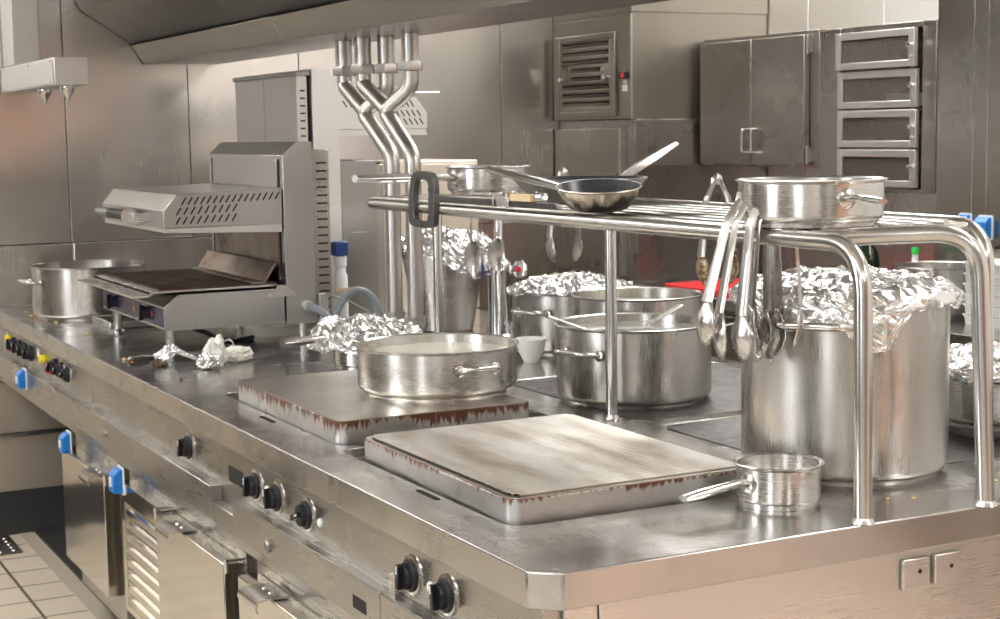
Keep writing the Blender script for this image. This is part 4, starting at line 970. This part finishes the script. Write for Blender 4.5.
# ------------------------------------------------------------------ wall unit of four glass drawers
gd = thing('glass_drawer_unit', 'stainless wall unit with four glass-fronted flap drawers on the right wall', 'cabinet', (2.85, 2.62, 1.300))
MB().box(0, .348, -.315, -.245, 0, .605).box(0, .348, .198, .322, 0, .605).box(0, .348, -.244, .197, .585, .605).box(0, .348, -.244, .197, 0, .016).box(.335, .348, -.244, .197, .017, .584).box(.16, .165, -.02, .0, .017, .584).build('body', 'cab', gd, bev=.002)
sh = MB()
for i in range(1, 4): sh.box(.01, .33, -.243, .196, .016 + i * .1425 - .003, .016 + i * .1425)
sh.build('shelf', 'dull', gd)
for i in range(4):
    z0 = .020 + i * .1425; z1 = z0 + .1345; x0 = -.020 if i < 3 else -.030
    fr = MB().box(x0, x0 + .018, -.235, -.205, z0, z1).box(x0, x0 + .018, .165, .193, z0, z1).box(x0, x0 + .018, -.205, .165, z0, z0 + .024).box(x0, x0 + .018, -.205, .165, z1 - .026, z1)
    fo = fr.build('drawer_front', 'white_steel', gd, bev=.0015)
    MB().box(x0 + .006, x0 + .010, -.205, .165, z0 + .024, z1 - .026).build('pane', 'glass', fo)
    MB().lathe([(.006, 0), (.006, .008), (.010, .012), (.010, .016), (0, .018)], (x0 - .0002, -.220, z0 + .075), 14, RYm(-PI / 2)).lathe([(.005, 0), (.005, .004), (0, .005)], (x0 - .0002, -.220, z0 + .035), 12, RYm(-PI / 2)).build('catch', 'chrome', fo)
bw = thing('bread_basket', 'woven white basket lying inside the second glass drawer from the top', 'basket', (2.97, 2.56, 1.611))
m = MB()
for k in range(5): m.tube([(.05 * math.cos(a) * (1 + k * .06), .10 * math.sin(a) * (1 + k * .06), .006 + k * .009) for a in [2 * PI * i / 26 for i in range(26)]], .0055, 6, closed=True)
for i in range(26):
    a = 2 * PI * i / 26; m.tube([(.05 * math.cos(a), .10 * math.sin(a), .002), (.064 * math.cos(a), .128 * math.sin(a), .046)], .003, 5)
m.build('weave', 'cream', bw)

# ------------------------------------------------------------------ right hand counter and what stands on it
rc = thing('back_counter', 'stainless counter along the right wall with an upstand under the wall cabinets', 'counter', (2.42, 2.0, 0))
MB().box(.0, .429, -4.2, .3, .86, .90).build('top', 'top', rc, bev=.003)
MB().box(.0, .779, .302, 1.735, .86, .90).build('top', 'top', rc, bev=.003)
MB().box(.03, .429, -4.15, .3, .10, .859).box(.03, .779, .302, 1.73, .10, .859).build('body', 'cab', rc)
for i, (a, b) in enumerate(((-2.0, -1.4), (-1.38, -.78), (-.76, -.16), (-.14, .46), (.48, 1.08), (1.10, 1.70))):
    d = MB().box(.008, .0295, a, b, .14, .835).build('door', 'cab', rc, bev=.003)
    MB().tube(bend([(.007, a + .06, .76), (-.02, a + .06, .76), (-.02, a + .20, .76), (.007, a + .20, .76)], .01), .005, 8).build('handle', 'tube', d)
MB().box(.745, .779, .302, 1.735, .9005, 1.28).build('upstand', 'wall_steel2', rc, bev=.001)
tag(MB().prism(rrect(2.46, 2.83, 2.93, 3.44, .02), 'z', .9003, .922).build('cutting_board', 'red_board', bev=.002), 'red cutting board lying on the right hand counter behind the pots', 'cutting board')
# stacked white containers
for i in range(6):
    z = .9003 + i * .0335
    lb = ['white plastic container at the bottom of the stack on the right counter', 'white plastic container, second from the bottom of the stack', 'white plastic container, third from the bottom of the stack',
          'white plastic container, third from the top of the stack', 'white plastic container, second from the top of the stack', 'white plastic container on top of the stack on the right counter'][i]
    t = thing('food_container', lb, 'container', (2.70, 1.70, z), 0, 'stacked white containers on the right counter')
    a, b = .088, .205; hh = .0315
    m = MB(); o_ = rrect(-a, a, -b, b, .02, 4); p_ = rrect(-a * 1.04, a * 1.04, -b * 1.02, b * 1.02, .022, 4); q_ = rrect(-a * 1.02, a * 1.02, -b * 1.0, b * 1.0, .02, 4); w2 = rrect(-a * .96, a * .96, -b * .98, b * .98, .02, 4)
    lvls = [(o_, 0), (p_, hh - .004), (rrect(-a * 1.10, a * 1.10, -b * 1.05, b * 1.05, .026, 4), hh - .003), (rrect(-a * 1.10, a * 1.10, -b * 1.05, b * 1.05, .026, 4), hh), (q_, hh), (w2, .004)]
    rs = [[m.bm.verts.new((x, y, zz)) for x, y in pts] for pts, zz in lvls]
    m.bm.faces.new(rs[0][::-1]); m.bm.faces.new(rs[-1])
    for A, B in zip(rs, rs[1:]):
        for k in range(len(A)): m.bm.faces.new((A[k], A[(k + 1) % len(A)], B[(k + 1) % len(B)], B[k]))
    m.build('tub', 'white', t)
    if i == 5: MB().prism(rrect(-a * 1.1, a * 1.1, -b * 1.05, b * 1.05, .026, 4), 'z', hh + .0005, hh + .004).build('lid', 'white', t)
pot('round_pot', 'open steel pot on the right counter behind the stack of white containers', 'pot', 2.70, 2.13, .9003, .138, .172, 'potv', hz=.7)
def bottle(name, label, x, y, h, r, mat, cap):
    t = thing(name, label, 'bottle', (x, y, .9003))
    MB().lathe([(0, 0), (r, 0), (r, h * .55), (r * .85, h * .66), (r * .38, h * .78), (r * .34, h * .93), (0, h * .93)], seg=28).build('glass_body', mat, t)
    MB().lathe([(r * .42, h * .90), (r * .42, h), (r * .38, h * 1.01), (0, h * 1.01)], seg=20).build('cap', cap, t); return t
bottle('wine_bottle', 'dark glass bottle seen above the foil of the tall stockpot', 2.74, 2.52, .285, .040, 'green_bottle', 'black')
bottle('squeeze_bottle', 'bottle with a bright green cap behind the open pot on the right counter', 2.77, 2.31, .215, .030, 'white', 'green')
ns = socket('power_socket', 'blue power socket on the right wall, nearer one of the pair above the white containers', 2.85, 2.055, 1.195, 1.0)
socket('power_socket', 'blue power socket on the right wall, further of the pair, partly behind the rack', 2.85, 2.150, 1.205, .85)
cb = MB().tube(bend([(2.845, 2.0, 1.13), (2.80, 1.92, 1.14), (2.78, 1.84, 1.12), (2.79, 1.80, 1.10)], .04), .006, 10)
cb.xf(Matrix.Translation((-2.85, -2.055, -1.195))); cb.build('cord', 'black', ns)
